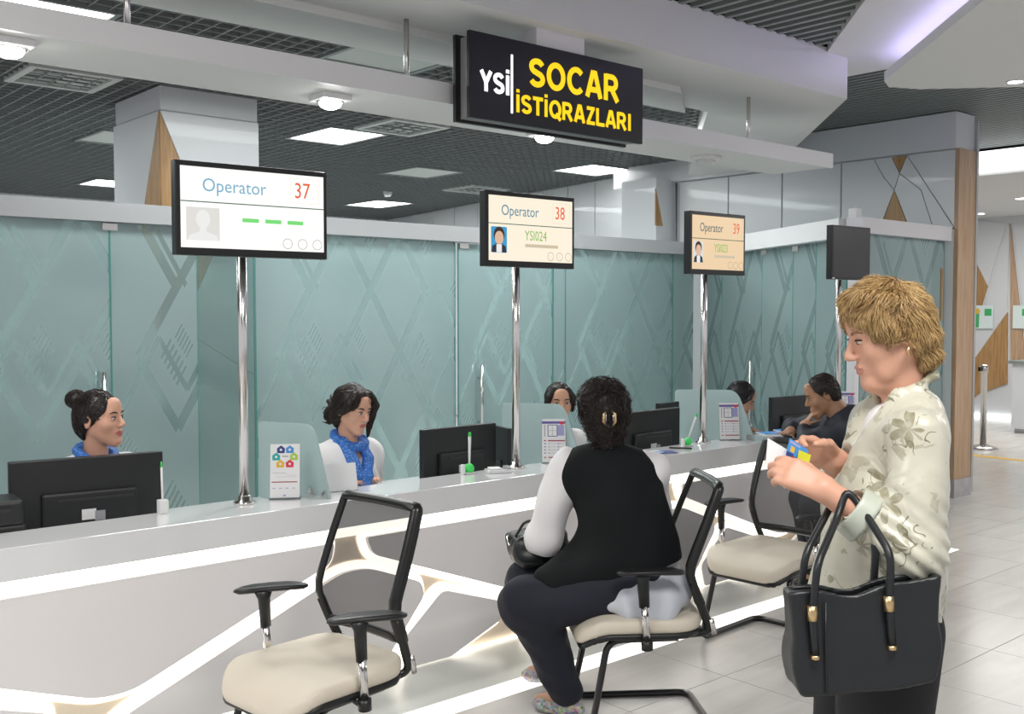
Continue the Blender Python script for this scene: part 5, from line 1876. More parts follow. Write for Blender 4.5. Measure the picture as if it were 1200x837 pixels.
def hand_field(curl=(0.5, 0.55, 0.6, 0.65), spread=0.0, thumb=(0.35, 0.2), size=1.0):
    """wrist at the origin, fingers along +x, thumb on the +y side, palm towards -z"""
    fs = []
    ys = (0.028, 0.009, -0.010, -0.027)
    ln = (0.070, 0.078, 0.072, 0.056)
    pal = [cap((0.0, y * 0.55, 0.0), (0.082 - abs(y) * 0.25, y, 0.0), 0.0155, 0.0118) for y in ys]
    fs.append(union(pal, 0.016))
    for k, (y, L) in enumerate(zip(ys, ln)):
        p = Vector((0.082 - abs(y) * 0.25, y, 0.0))
        a = curl[k] * 0.5
        ya = spread * (1.5 - k)
        pts = [p]
        for seg, fr in enumerate((0.46, 0.30, 0.24)):
            dirv = Vector((math.cos(a) * math.cos(ya), math.sin(ya), -math.sin(a)))
            p = p + dirv * L * fr
            pts.append(p)
            a += curl[k] * (1.1 if seg == 0 else 0.8)
        fs.append(chain([tuple(q) for q in pts], [0.0098, 0.0090, 0.0080, 0.0066]))
    t0 = Vector((0.018, 0.022, -0.006))
    t1 = t0 + Vector((0.034, 0.026, -0.016 - thumb[1] * 0.02))
    t2 = t1 + Vector((0.030 * math.cos(thumb[0]), 0.014 * (1 - thumb[0]), -0.012 - thumb[1] * 0.03))
    t3 = t2 + Vector((0.024 * math.cos(thumb[0]), -0.004 * thumb[0], -0.006 - thumb[1] * 0.02))
    th = chain([tuple(t0), tuple(t1), tuple(t2), tuple(t3)], [0.016, 0.0125, 0.0105, 0.0080], 0.006)
    base = union(fs, 0.006)
    d = union([base, th], 0.008)
    if size != 1.0:
        g = d
        d = lambda p: g(p / size) * size
    return d


def basis(x, zhint):
    """rotation whose x axis is x and whose z axis leans to zhint"""
    x = Vector(x).normalized()
    z = Vector(zhint) - x * Vector(zhint).dot(x)
    z.normalize()
    y = z.cross(x)
    return Matrix((x, y, z)).transposed()


def hand_at(wrist, fdir, back, left, **kw):
    """place a hand: fdir fingers, back = direction the back of the hand faces; the thumb side follows from left/right"""
    f = hand_field(**kw)
    if left:
        g = f
        f = lambda p: g(p * A3((1, -1, 1)))
    M = basis(fdir, back).to_4x4()
    M.translation = Vector(wrist)
    return near(moved(f, M), Vector(wrist) + Vector(fdir).normalized() * 0.06, 0.14)


def leg_parts(hip, knee, ankle, toe, r=(0.085, 0.062, 0.042)):
    return [cap(hip, knee, r[0], r[1]), cap(knee, ankle, r[1], r[2]), cap(ankle, toe, 0.036, 0.030)]


def bounds(pts, m=0.2):
    a = np.array(pts)
    return a.min(0) - m, a.max(0) + m


def shoe(nm, heel, toe, material, parent, z0=0.0):
    h, t = Vector(heel), Vector(toe)
    f = union([cap((h.x, h.y, z0 + 0.035), (t.x, t.y, z0 + 0.028), 0.034, 0.030), ell((t.x, t.y, z0 + 0.028), (0.05, 0.042, 0.026), (0, 0, math.atan2(t.y - h.y, t.x - h.x)))], 0.02)
    f = smaxf(f, lambda p: z0 - p[:, 2])
    lo, hi = bounds([(h.x, h.y, z0), (t.x, t.y, z0 + 0.08)], 0.08)
    return sdf_obj(nm, f, lo, hi, 0.006, material, parent)


def smaxf(f, g, k=0.004): return lambda p: smax(f(p), g(p), k)


# ---- clerks behind the counter ------------------------------------------------
def clerk(px, py, d, body_deg, head_deg, tilt, label, hair, hairm, skin='skin_light', scarf=True, long_scarf=False, turn_lean=0.0, full=1.0, roll=0.0, res=0.0058):
    hc = at(px, py, d)                                   # middle of the head
    zh = hc.z
    bd = math.radians(body_deg)
    fwd = Vector((math.cos(bd), math.sin(bd), 0))
    base = Vector((hc.x, hc.y, 0)) - fwd * (0.07 + turn_lean)
    e = empty('person', (base.x, base.y, 0), bd, label, 'person', None)
    hx = 0.07 + turn_lean
    M = RT((hx, 0, zh), (0, 0, 0)) @ Euler((roll, 0, math.radians(head_deg - body_deg))).to_matrix().to_4x4() @ Euler((0, tilt, 0)).to_matrix().to_4x4()
    hf = near(moved(head_field(full=full), M), M.translation, 0.165)
    sh = zh - 0.245                                      # shoulder height
    nb = (hx - 0.035, 0, zh - 0.19)
    neck = cap(tuple(M @ Vector((-0.022, 0, -0.055))), nb, 0.047, 0.052)
    chest = (0.01, 0, sh - 0.06)
    hip = (-0.10, 0, 0.55)
    S = [(0.005, s * 0.165, sh) for s in (-1, 1)]
    El = [(-0.03, s * 0.225, sh - 0.24) for s in (-1, 1)]
    Wr = [(0.11, s * 0.075, 0.768) for s in (-1, 1)]
    torso = union([cap(hip, chest, 0.135, 0.140, (0.72, 1, 1)), cap(S[0], S[1], 0.062, 0.062)], 0.09)
    arms = union([union([cap(S[k], El[k], 0.050, 0.042), cap(El[k], Wr[k], 0.040, 0.027)], 0.02) for k in (0, 1)])
    hands = union([hand_at(Wr[k], (1, -0.25 * (1, -1)[k] * -1, -0.05), (0.1, 0, 1), k == 1, curl=(0.35, 0.4, 0.45, 0.5)) for k in (0, 1)])
    legs = union([union(leg_parts((-0.05, s * 0.09, 0.54), (0.36, s * 0.11, 0.50), (0.33, s * 0.11, 0.08), (0.46, s * 0.12, 0.045)), 0.03) for s in (-1, 1)])
    legs = near(legs, (0.2, 0, 0.3), 0.48)
    low = union([union([torso, arms], 0.03), hands, legs], 0.03)
    body = union([union([hf, neck], 0.02), grow(low, -0.006)], 0.02)
    skull = union([hf, neck], 0.02)
    sdf_obj('body', body, (-0.32, -0.32, 0.0), (0.60, 0.32, zh + 0.14), res, skin, e, extra=[('lip', in_frame(lips, M))])
    face_details(e, M, 'brow_dark')
    # blouse with collar opening
    bl = union([union([cap(hip, chest, 0.150, 0.150, (0.74, 1, 1)), cap(S[0], S[1], 0.068, 0.068)], 0.09), cap((0.09, -0.055, sh - 0.10), (0.09, 0.055, sh - 0.10), 0.055)], 0.06)
    sl = union([union([cap(S[k], El[k], 0.063, 0.056), cap(El[k], tuple(Vector(El[k]).lerp(Vector(Wr[k]), 0.85)), 0.054, 0.042)], 0.025) for k in (0, 1)])
    bl = union([bl, sl], 0.03)
    bl = sub(bl, cap((nb[0] + 0.02, 0, nb[2] + 0.10), (nb[0] + 0.03, 0, nb[2] - 0.025), 0.085, 0.055), 0.015)
    bl = wavy(bl, 0.004, 26, int(px), (1, 1, 0.5))
    sdf_obj('blouse', bl, (-0.34, -0.34, 0.42), (0.45, 0.34, zh - 0.08), 0.009, 'blouse_white', e)
    tr = union([union([cap((-0.06, s * 0.085, 0.535), (0.36, s * 0.11, 0.50), 0.10, 0.075), cap((0.36, s * 0.11, 0.50), (0.33, s * 0.11, 0.09), 0.075, 0.06)], 0.03) for s in (-1, 1)], 0.03)
    sdf_obj('trousers', tr, (-0.25, -0.3, 0.02), (0.5, 0.3, 0.7), 0.014, 'trousers_navy', e)
    for s in (-1, 1): shoe('shoe', (0.32, s * 0.11), (0.47, s * 0.12), 'shoe_black', e)
    if scarf:
        ringf = []
        pts = [(nb[0] + 0.005 + 0.072 * math.cos(a), 0.074 * math.sin(a), nb[2] + 0.035 - 0.035 * math.cos(a)) for a in [2 * PI * k / 12 for k in range(13)]]
        sc = chain(pts, [0.021] * 13, 0.01)
        if long_scarf:
            x0 = nb[0] + 0.08
            sc = union([sc, chain([(x0 - 0.05, 0.062, nb[2] + 0.03), (x0 + 0.02, 0.045, nb[2] - 0.07), (x0 + 0.055, 0.012, nb[2] - 0.19), (x0 + 0.055, -0.008, nb[2] - 0.34)], [0.026, 0.030, 0.024, 0.028], 0.01),
                        chain([(x0 - 0.05, -0.062, nb[2] + 0.03), (x0 + 0.02, -0.045, nb[2] - 0.07), (x0 + 0.055, -0.005, nb[2] - 0.19), (x0 + 0.050, 0.020, nb[2] - 0.30)], [0.026, 0.030, 0.024, 0.024], 0.01),
                        ell((x0 + 0.058, 0, nb[2] - 0.19), (0.03, 0.034, 0.028))], 0.015)
        sc = wavy(sc, 0.0035, 60, 3)
        sdf_obj('scarf', sc, (nb[0] - 0.12, -0.14, nb[2] - 0.42), (nb[0] + 0.22, 0.14, nb[2] + 0.12), 0.006, 'scarf_blue', e)
    hair(e, M, hairm)
    return e


def face_cut(x=0.052, w=0.062, top=0.060, z=-0.03, h=0.092):
    """space kept free of hair in front of the face"""
    return union([ell((x + 0.055, 0, z), (0.075, w, h))], 0.01)


def hair_bun(e, M, m_):
    sk = union([ell((-0.014, 0, 0.034), (0.098, 0.082, 0.090)), ell((-0.050, 0, -0.02), (0.056, 0.072, 0.075))], 0.03)
    sk = sub(sk, ell((0.098, 0, -0.028), (0.082, 0.088, 0.088)), 0.012)
    sk = sub(sk, ell((0.022, 0, -0.075), (0.075, 0.105, 0.070)), 0.012)
    f = union([sk, ell((-0.108, 0, 0.088), (0.042, 0.046, 0.040))], 0.014)
    f = wavy(f, 0.0022, 55, 2)
    g = moved(f, M)
    lo, hi = bounds([tuple(M.translation)], 0.2)
    o = sdf_obj('hair', g, lo, hi, 0.0055, m_, e)
    R3 = np.array(M.to_3x3(), dtype=np.float32)
    t = A3(M.translation)
    def flow(p):
        q = (p - t) @ R3
        d = A3((-0.118, 0, 0.075)) - q
        return d @ R3.T
    strands('hair_strands', g, o, flow, 700, 0.07, 0.0016, m_, e, 0.0015)


def hair_loose(e, M, m_):
    """parted on one side, falling along the face, caught in a low knot with wisps"""
    sk = union([ell((-0.014, 0, 0.038), (0.104, 0.088, 0.094)), ell((-0.056, 0, -0.03), (0.058, 0.080, 0.085))], 0.03)
    sk = sub(sk, ell((0.100, -0.004, -0.034), (0.076, 0.072, 0.100)), 0.010)
    sk = sub(sk, ell((0.03, 0, -0.105), (0.075, 0.11, 0.060)), 0.012)
    locks = [chain([(0.052, s * 0.050, 0.090), (0.072, s * 0.082, 0.040), (0.055, s * 0.096, -0.020), (0.058, s * 0.090, -0.075), (0.075, s * 0.075, -0.125)], [0.022, 0.021, 0.017, 0.012, 0.003], 0.01) for s in (1,)]
    locks.append(chain([(0.045, -0.052, 0.090), (0.045, -0.082, 0.045), (0.005, -0.086, 0.0), (-0.05, -0.07, -0.03)], [0.020, 0.016, 0.014, 0.012], 0.01))
    knot = union([ell((-0.120, -0.01, -0.055), (0.042, 0.045, 0.045))] + [chain([(-0.125, -0.02 + 0.02 * k, -0.05), (-0.165 - 0.012 * k, -0.03 + 0.03 * k, -0.025 + 0.025 * k), (-0.185, -0.02 + 0.03 * k, -0.06 + 0.05 * k)], [0.008, 0.0045, 0.0012]) for k in range(3)]
                 + [chain([(-0.12, 0.01, -0.08), (-0.15, 0.02, -0.115), (-0.19, 0.01, -0.12)], [0.008, 0.005, 0.0015])], 0.012)
    f = wavy(union([sk] + locks + [knot], 0.016), 0.0025, 55, 5)
    g = moved(f, M)
    lo, hi = bounds([tuple(M.translation)], 0.23)
    o = sdf_obj('hair', g, lo, hi, 0.0055, m_, e)
    R3 = np.array(M.to_3x3(), dtype=np.float32)
    t = A3(M.translation)
    def flow(p):
        q = (p - t) @ R3
        d = np.where(q[:, :1] > 0.02, A3((0.2, 0, -1)), A3((-0.8, 0, -0.55)))
        return d @ R3.T
    strands('hair_strands', g, o, flow, 900, 0.08, 0.0015, m_, e, 0.002)


def hair_parted(e, M, m_):
    sk = union([ell((-0.014, 0, 0.034), (0.100, 0.084, 0.090)), ell((-0.052, 0, -0.03), (0.058, 0.076, 0.085))], 0.03)
    sk = sub(sk, ell((0.108, 0.0, -0.040), (0.075, 0.070, 0.115)), 0.010)
    sk = sub(sk, ell((0.095, 0.0, 0.052), (0.050, 0.030, 0.030)), 0.016)
    sk = sub(sk, ell((0.02, 0, -0.10), (0.07, 0.11, 0.065)), 0.012)
    locks = [chain([(0.050, s * 0.045, 0.088), (0.058, s * 0.078, 0.040), (0.030, s * 0.088, -0.010), (-0.01, s * 0.084, -0.05)], [0.016, 0.013, 0.011, 0.008], 0.01) for s in (-1, 1)]
    f = wavy(union([sk] + locks, 0.012), 0.0018, 55, 9)
    g = moved(f, M)
    lo, hi = bounds([tuple(M.translation)], 0.19)
    o = sdf_obj('hair', g, lo, hi, 0.0055, m_, e)
    R3 = np.array(M.to_3x3(), dtype=np.float32)
    def flow(p): return np.repeat(A3((-0.7, 0, -0.5))[None], len(p), 0) @ R3.T
    strands('hair_strands', g, o, flow, 600, 0.07, 0.0015, m_, e, 0.0015)


clerk(117, 491, 4.42, -78, -50, -0.04, 'clerk with dark hair in a high bun and a blue neck scarf, facing right', hair_bun, 'hair_dark')
clerk(413, 480, 5.30, -84, -74, 0.22, 'clerk in a white blouse with a long blue scarf, looking down', hair_loose, 'hair_brown', long_scarf=True, roll=-0.05)
clerk(655, 472, 6.30, -100, -122, 0.02, 'clerk peeking over the frosted divider with only forehead and eyes showing', hair_parted, 'hair_dark', 'skin_mid', res=0.0068)
clerk(868, 467, 7.45, -80, -58, 0.50, 'dark haired bowed clerk behind the divider by the operator 39 pole', hair_parted, 'hair_black', 'skin_mid', res=0.0068)


# ---- seated visitor in a black vest (frame: x right of the view, y away, z up) ---
def cam_frame(px, d):
    u = (px - 600) / FPX * d
    p = F0 * d + R0 * u
    return p, math.atan2(R0.y, R0.x)


def vest_visitor():
    d0, px0 = 4.10, 740
    p, rz = cam_frame(px0, d0)
    e = empty('person', (p.x, p.y, 0), rz, 'seated visitor in a black vest and white blouse, seen from behind', 'person')
    hc = Vector((-0.105, 0.09, 1.205))
    M = RT(hc, (0, 0, 0)) @ Euler((0, 0, PI / 2 + 0.10)).to_matrix().to_4x4() @ Euler((0, 0.10, 0)).to_matrix().to_4x4()
    hf = near(moved(head_field(full=1.05), M), M.translation, 0.165)
    nb = (-0.088, 0.03, 1.05)
    neck = cap(tuple(M @ Vector((-0.025, 0, -0.05))), nb, 0.052, 0.060)
    shl, shr = (-0.255, 0.06, 0.985), (0.075, 0.02, 0.985)
    chest, hip = (-0.085, 0.04, 0.93), (0.02, -0.02, 0.575)
    ell_, wl = (-0.345, 0.07, 0.705), (-0.30, 0.30, 0.665)
    elr, wr = (0.13, 0.14, 0.72), (-0.08, 0.33, 0.68)
    torso = union([cap(hip, chest, 0.16, 0.145, (1, 0.75, 1)), cap(shl, shr, 0.062)], 0.09)
    arms = union([union([cap(shl, ell_, 0.052, 0.045), cap(ell_, wl, 0.042, 0.028)], 0.02), union([cap(shr, elr, 0.052, 0.045), cap(elr, wr, 0.042, 0.028)], 0.02)])
    hands = union([hand_at(wl, (0.3, 1, -0.1), (0, 0.1, 1), True, curl=(0.7, 0.75, 0.8, 0.85)), hand_at(wr, (-0.6, 0.8, -0.1), (0, 0.1, 1), False, curl=(0.7, 0.75, 0.8, 0.85))])
    hl, kl, al, tl = (0.03, -0.11, 0.555), (-0.415, -0.12, 0.485), (-0.245, -0.03, 0.085), (-0.36, 0.05, 0.04)
    hr, kr, ar, tr_ = (0.02, 0.10, 0.555), (-0.40, 0.20, 0.485), (-0.27, 0.32, 0.085), (-0.39, 0.38, 0.04)
    legs = union([union(leg_parts(hl, kl, al, tl), 0.03), union(leg_parts(hr, kr, ar, tr_), 0.03)])
    body = union([union([hf, neck], 0.02), grow(union([torso, arms, hands, legs], 0.03), -0.006)], 0.02)
    sdf_obj('body', body, (-0.55, -0.32, 0.0), (0.32, 0.55, 1.36), 0.006, 'skin_mid', e, extra=[('lip', in_frame(lips, M))])
    face_details(e, M, 'brow_dark')
    # blouse: sleeves, collar and the tail hanging over the seat
    bl = union([cap(hip, chest, 0.168, 0.150, (1, 0.76, 1)), cap(shl, shr, 0.070)], 0.09)
    sl = union([union([cap(shl, ell_, 0.078, 0.073), cap(ell_, tuple(Vector(ell_).lerp(Vector(wl), 0.8)), 0.068, 0.045)], 0.03), union([cap(shr, elr, 0.074, 0.066), cap(elr, tuple(Vector(elr).lerp(Vector(wr), 0.8)), 0.062, 0.045)], 0.03)])
    bl = wavy(union([bl, sl], 0.03), 0.006, 30, 4, (1, 1, 0.6))
    bl = sub(bl, cap((nb[0], nb[1] + 0.01, nb[2] + 0.12), (nb[0], nb[1] + 0.03, nb[2] - 0.0), 0.08, 0.06), 0.015)
    sdf_obj('blouse', bl, (-0.48, -0.25, 0.42), (0.30, 0.50, 1.10), 0.009, 'blouse_white', e)
    # blouse tail: a draped sheet spread over the seat towards the camera side
    tail = union([ell((0.055, -0.10, 0.545), (0.17, 0.17, 0.085)), cap((-0.09, -0.185, 0.505), (0.13, -0.20, 0.50), 0.030, 0.040), cap((-0.02, -0.225, 0.47), (0.09, -0.235, 0.465), 0.022, 0.026)], 0.07)
    tail = wavy(tail, 0.007, 34, 8, (1, 0.6, 0.3))
    sdf_obj('blouse_tail', tail, (-0.25, -0.34, 0.40), (0.30, 0.15, 0.70), 0.009, 'blouse_blue', e)
    # vest
    def vest(p):
        a = union([cap((0.0, -0.03, 0.66), chest, 0.170, 0.156, (1, 0.82, 1)), cap((-0.205, 0.045, 0.975), (0.03, 0.01, 0.975), 0.086, 0.086)], 0.09)
        b = cap((-0.015, -0.045, 0.80), (-0.010, -0.055, 0.64), 0.165, 0.190, (1, 0.80, 1))
        c = union([cap((-0.17, -0.02, 0.63), (-0.335, -0.10, 0.575), 0.10, 0.055), cap((-0.12, -0.13, 0.62), (-0.30, -0.15, 0.57), 0.075, 0.045)], 0.06)
        d = union([a, b, c], 0.07)(p)
        # hem, higher on the right hip
        hem = (0.600 - 0.06 * np.clip(-p[:, 0] - 0.05, 0, 0.3) / 0.3 + 0.05 * np.clip(p[:, 0] + 0.05, 0, 0.25) / 0.25) - p[:, 2]
        d = smax(d, hem, 0.012)
        # armholes
        for S_, E_ in ((shl, ell_), (shr, elr)):
            o_ = Vector(S_) + (Vector(S_) - Vector((-0.09, 0.03, S_[2]))).normalized() * 0.045
            d = smax(d, -cap(tuple(o_ + Vector((0, 0.0, 0.06))), tuple(o_ + Vector((0, 0.03, -0.17))), 0.066, 0.060)(p), 0.012)
        # neck opening
        d = smax(d, -cap((nb[0], nb[1] + 0.015, nb[2] + 0.10), (nb[0], nb[1] + 0.03, nb[2] - 0.005), 0.070, 0.056)(p), 0.012)
        return d
    vf = wavy(vest, 0.004, 24, 6, (1, 1, 0.45))
    sdf_obj('vest', vf, (-0.48, -0.36, 0.44), (0.34, 0.32, 1.10), 0.008, 'vest_black', e)
    tr = union([union([cap(hl, kl, 0.118, 0.098), cap(kl, (-0.255, -0.035, 0.11), 0.098, 0.068)], 0.05), union([cap(hr, kr, 0.118, 0.092), cap(kr, (-0.275, 0.315, 0.11), 0.092, 0.065)], 0.05)], 0.02)
    tr = wavy(tr, 0.005, 30, 11)
    sdf_obj('trousers', tr, (-0.58, -0.30, 0.02), (0.24, 0.48, 0.72), 0.010, 'trousers_navy', e)
    shoe('shoe', (-0.215, -0.055), (-0.345, 0.035), 'shoe_pattern', e)
    shoe('shoe', (-0.245, 0.305), (-0.385, 0.375), 'shoe_pattern', e)
    # hair gathered up with a claw clip
    hr_ = union([ell((-0.015, 0, 0.046), (0.108, 0.098, 0.098)), ell((-0.058, 0, -0.010), (0.070, 0.090, 0.100)), ell((-0.080, 0, -0.085), (0.040, 0.060, 0.070))], 0.035)
    hr_ = sub(hr_, ell((0.105, 0, -0.035), (0.078, 0.075, 0.105)), 0.012)
    hr_ = sub(hr_, ell((0.03, 0, -0.095), (0.075, 0.13, 0.075)), 0.015)
    hr_ = wavy(hr_, 0.0035, 48, 7)
    g = moved(hr_, M)
    lo, hi = bounds([tuple(hc)], 0.22)
    o = sdf_obj('hair', g, lo, hi, 0.006, 'hair_dark', e)
    R3 = np.array(M.to_3x3(), dtype=np.float32); t = A3(M.translation)
    def flow(p):
        q = (p - t) @ R3
        return (A3((-0.13, 0, -0.01)) - q) @ R3.T
    strands('hair_strands', g, o, flow, 1500, 0.08, 0.0015, 'hair_dark', e, 0.004, stray=0.4)
    for s in (-1, 1):                                    # claw clip
        pts = [M @ Vector((-0.130, s * 0.006, 0.020)), M @ Vector((-0.142, s * 0.022, 0.0)), M @ Vector((-0.138, s * 0.024, -0.030)), M @ Vector((-0.134, s * 0.010, -0.052))]
        c = MB().tube(pts, [0.003, 0.006, 0.006, 0.003], 8).build('hair_clip', 'gold', e)
        MB().tube([M @ Vector((-0.146, s * 0.014, 0.005)), M @ Vector((-0.142, s * 0.014, -0.035))], 0.0025, 6).build('clip_tooth', 'chrome', c)
        er = M @ Vector((-0.016, s * 0.083, -0.045))
        MB().tube([er, er + Vector((0, 0, -0.022))], [0.002, 0.005], 8).build('earring', 'chrome', e)
    # handbag on the lap
    hb = empty('handbag', tuple(e.matrix_basis @ Vector((-0.37, 0.16, 0.60))), rz, 'small glossy black handbag on the lap of the vest wearer', 'handbag')
    hbf = wavy(union([rbox((0, 0, 0.055), (0.115, 0.10, 0.065), 0.04, (0, -0.25, 0.2))], 0.0), 0.006, 40, 3)
    sdf_obj('body', hbf, (-0.18, -0.16, -0.05), (0.18, 0.16, 0.17), 0.008, 'bag_leather', hb)
    MB().tube([(-0.09, -0.06, 0.10), (-0.05, -0.07, 0.17), (0.03, -0.07, 0.16), (0.07, -0.06, 0.08)], 0.006, 8, 0.03).build('strap', 'bag_leather', hb)
    MB().tube([(-0.115, -0.05, 0.06), (-0.125, 0.0, 0.085), (-0.115, 0.05, 0.09)], 0.004, 8).build('zip', 'chrome', hb)
    return e


bpy.context.view_layer.update()
vest_visitor()


# ---- bent visitor in a dark jacket at the far end of the counter ---------------
def dark_jacket_visitor():
    d0, px0 = 6.10, 975
    p, rz = cam_frame(px0, d0)
    e = empty('person', (p.x, p.y, 0), rz, 'bent visitor with receding dark hair and navy jacket leaning on the counter', 'person')
    hc = Vector((-0.045, 0.03, 1.130))
    M = RT(hc, (0, 0, 0)) @ Euler((0, 0, PI - 0.10)).to_matrix().to_4x4() @ Euler((0, 0.38, 0)).to_matrix().to_4x4()
    hf = near(moved(head_field(male=True, full=1.08), M), M.translation, 0.17)
    nb = (0.075, 0.0, 0.985)
    neck = cap(tuple(M @ Vector((-0.028, 0, -0.045))), nb, 0.060, 0.070)
    shn, shf = (0.12, -0.17, 0.945), (0.08, 0.20, 0.945)
    chest, hip = (0.12, 0.0, 0.86), (0.26, -0.16, 0.58)
    eln, wn = (-0.17, -0.10, 0.865), (-0.150, 0.03, 0.945)
    elf, wf = (-0.12, 0.36, 0.875), (-0.20, 0.14, 0.90)
    torso = union([cap(hip, chest, 0.15, 0.16, (0.85, 1, 1)), cap(shn, shf, 0.075)], 0.09)
    arms = union([cap(shn, eln, 0.058, 0.050), cap(eln, wn, 0.046, 0.032), cap(shf, elf, 0.058, 0.050), cap(elf, wf, 0.046, 0.032)], 0.02)
    hands = union([hand_at(wn, (0.55, 0.0, 0.8), (-0.8, 0, 0.5), True, curl=(1.3, 1.35, 1.4, 1.4), thumb=(0.6, 0.2)), hand_at(wf, (-0.6, -0.6, -0.1), (0, 0, 1), False)])
    legs = union([union(leg_parts((0.24, s * 0.1 - 0.16, 0.55), (-0.12, s * 0.11 + 0.02, 0.49), (-0.06, s * 0.11 + 0.0, 0.085), (-0.18, s * 0.11 + 0.03, 0.045)), 0.03) for s in (-1, 1)])
    body = union([union([hf, neck], 0.02), grow(union([torso, arms, hands, legs], 0.03), -0.006)], 0.02)
    sdf_obj('body', body, (-0.42, -0.42, 0), (0.5, 0.52, 1.28), 0.0065, 'skin_tan', e, extra=[('lip_pale', in_frame(lips, M))])
    face_details(e, M, 'brow_dark', 0.7)
    jk = union([cap(hip, chest, 0.18, 0.195, (0.9, 1, 1)), cap(shn, shf, 0.095)], 0.09)
    sl = union([union([cap(shn, eln, 0.082, 0.060), cap(eln, tuple(Vector(eln).lerp(Vector(wn), 0.6)), 0.055, 0.045)], 0.03), union([cap(shf, elf, 0.085, 0.075), cap(elf, tuple(Vector(elf).lerp(Vector(wf), 0.7)), 0.070, 0.055)], 0.03)])
    coll = cap((0.06, -0.07, 1.0), (0.14, 0.08, 1.015), 0.045)
    jk = wavy(union([jk, sl, coll], 0.04), 0.006, 28, 12)
    jk = sub(jk, cap(tuple(M @ Vector((0, 0, -0.02))), nb, 0.085, 0.06), 0.02)
    sdf_obj('jacket', jk, (-0.36, -0.45, 0.38), (0.52, 0.55, 1.14), 0.010, 'jacket_navy', e)
    tr = union([union([cap((0.24, s * 0.1 - 0.16, 0.55), (-0.12, s * 0.11 + 0.02, 0.49), 0.105, 0.08), cap((-0.12, s * 0.11 + 0.02, 0.49), (-0.06, s * 0.11 + 0.0, 0.09), 0.08, 0.065)], 0.04) for s in (-1, 1)])
    sdf_obj('trousers', tr, (-0.35, -0.4, 0.02), (0.45, 0.3, 0.72), 0.013, 'trousers_navy', e)
    for s in (-1, 1): shoe('shoe', (-0.04, s * 0.11), (-0.19, s * 0.11 + 0.02), 'shoe_black', e)
    hr_ = union([ell((-0.018, 0, 0.034), (0.090, 0.082, 0.088)), ell((-0.05, 0, -0.02), (0.052, 0.072, 0.07))], 0.03)
    hr_ = sub(hr_, ell((0.108, 0, -0.026), (0.068, 0.10, 0.110)), 0.012)
    hr_ = sub(hr_, ell((-0.01, 0, 0.135), (0.045, 0.034, 0.024)), 0.012)
    hr_ = sub(hr_, ell((0.02, 0, -0.09), (0.075, 0.11, 0.075)), 0.012)
    hr_ = wavy(hr_, 0.001, 60, 3)
    g = moved(hr_, M)
    lo, hi = bounds([tuple(hc)], 0.17)
    o = sdf_obj('hair', g, lo, hi, 0.0055, 'hair_receding', e)
    R3 = np.array(M.to_3x3(), dtype=np.float32)
    def flow(p): return np.repeat(A3((-0.8, 0, -0.4))[None], len(p), 0) @ R3.T
    strands('hair_strands', g, o, flow, 700, 0.035, 0.0013, 'hair_receding', e, 0.002)
    return e


dark_jacket_visitor()


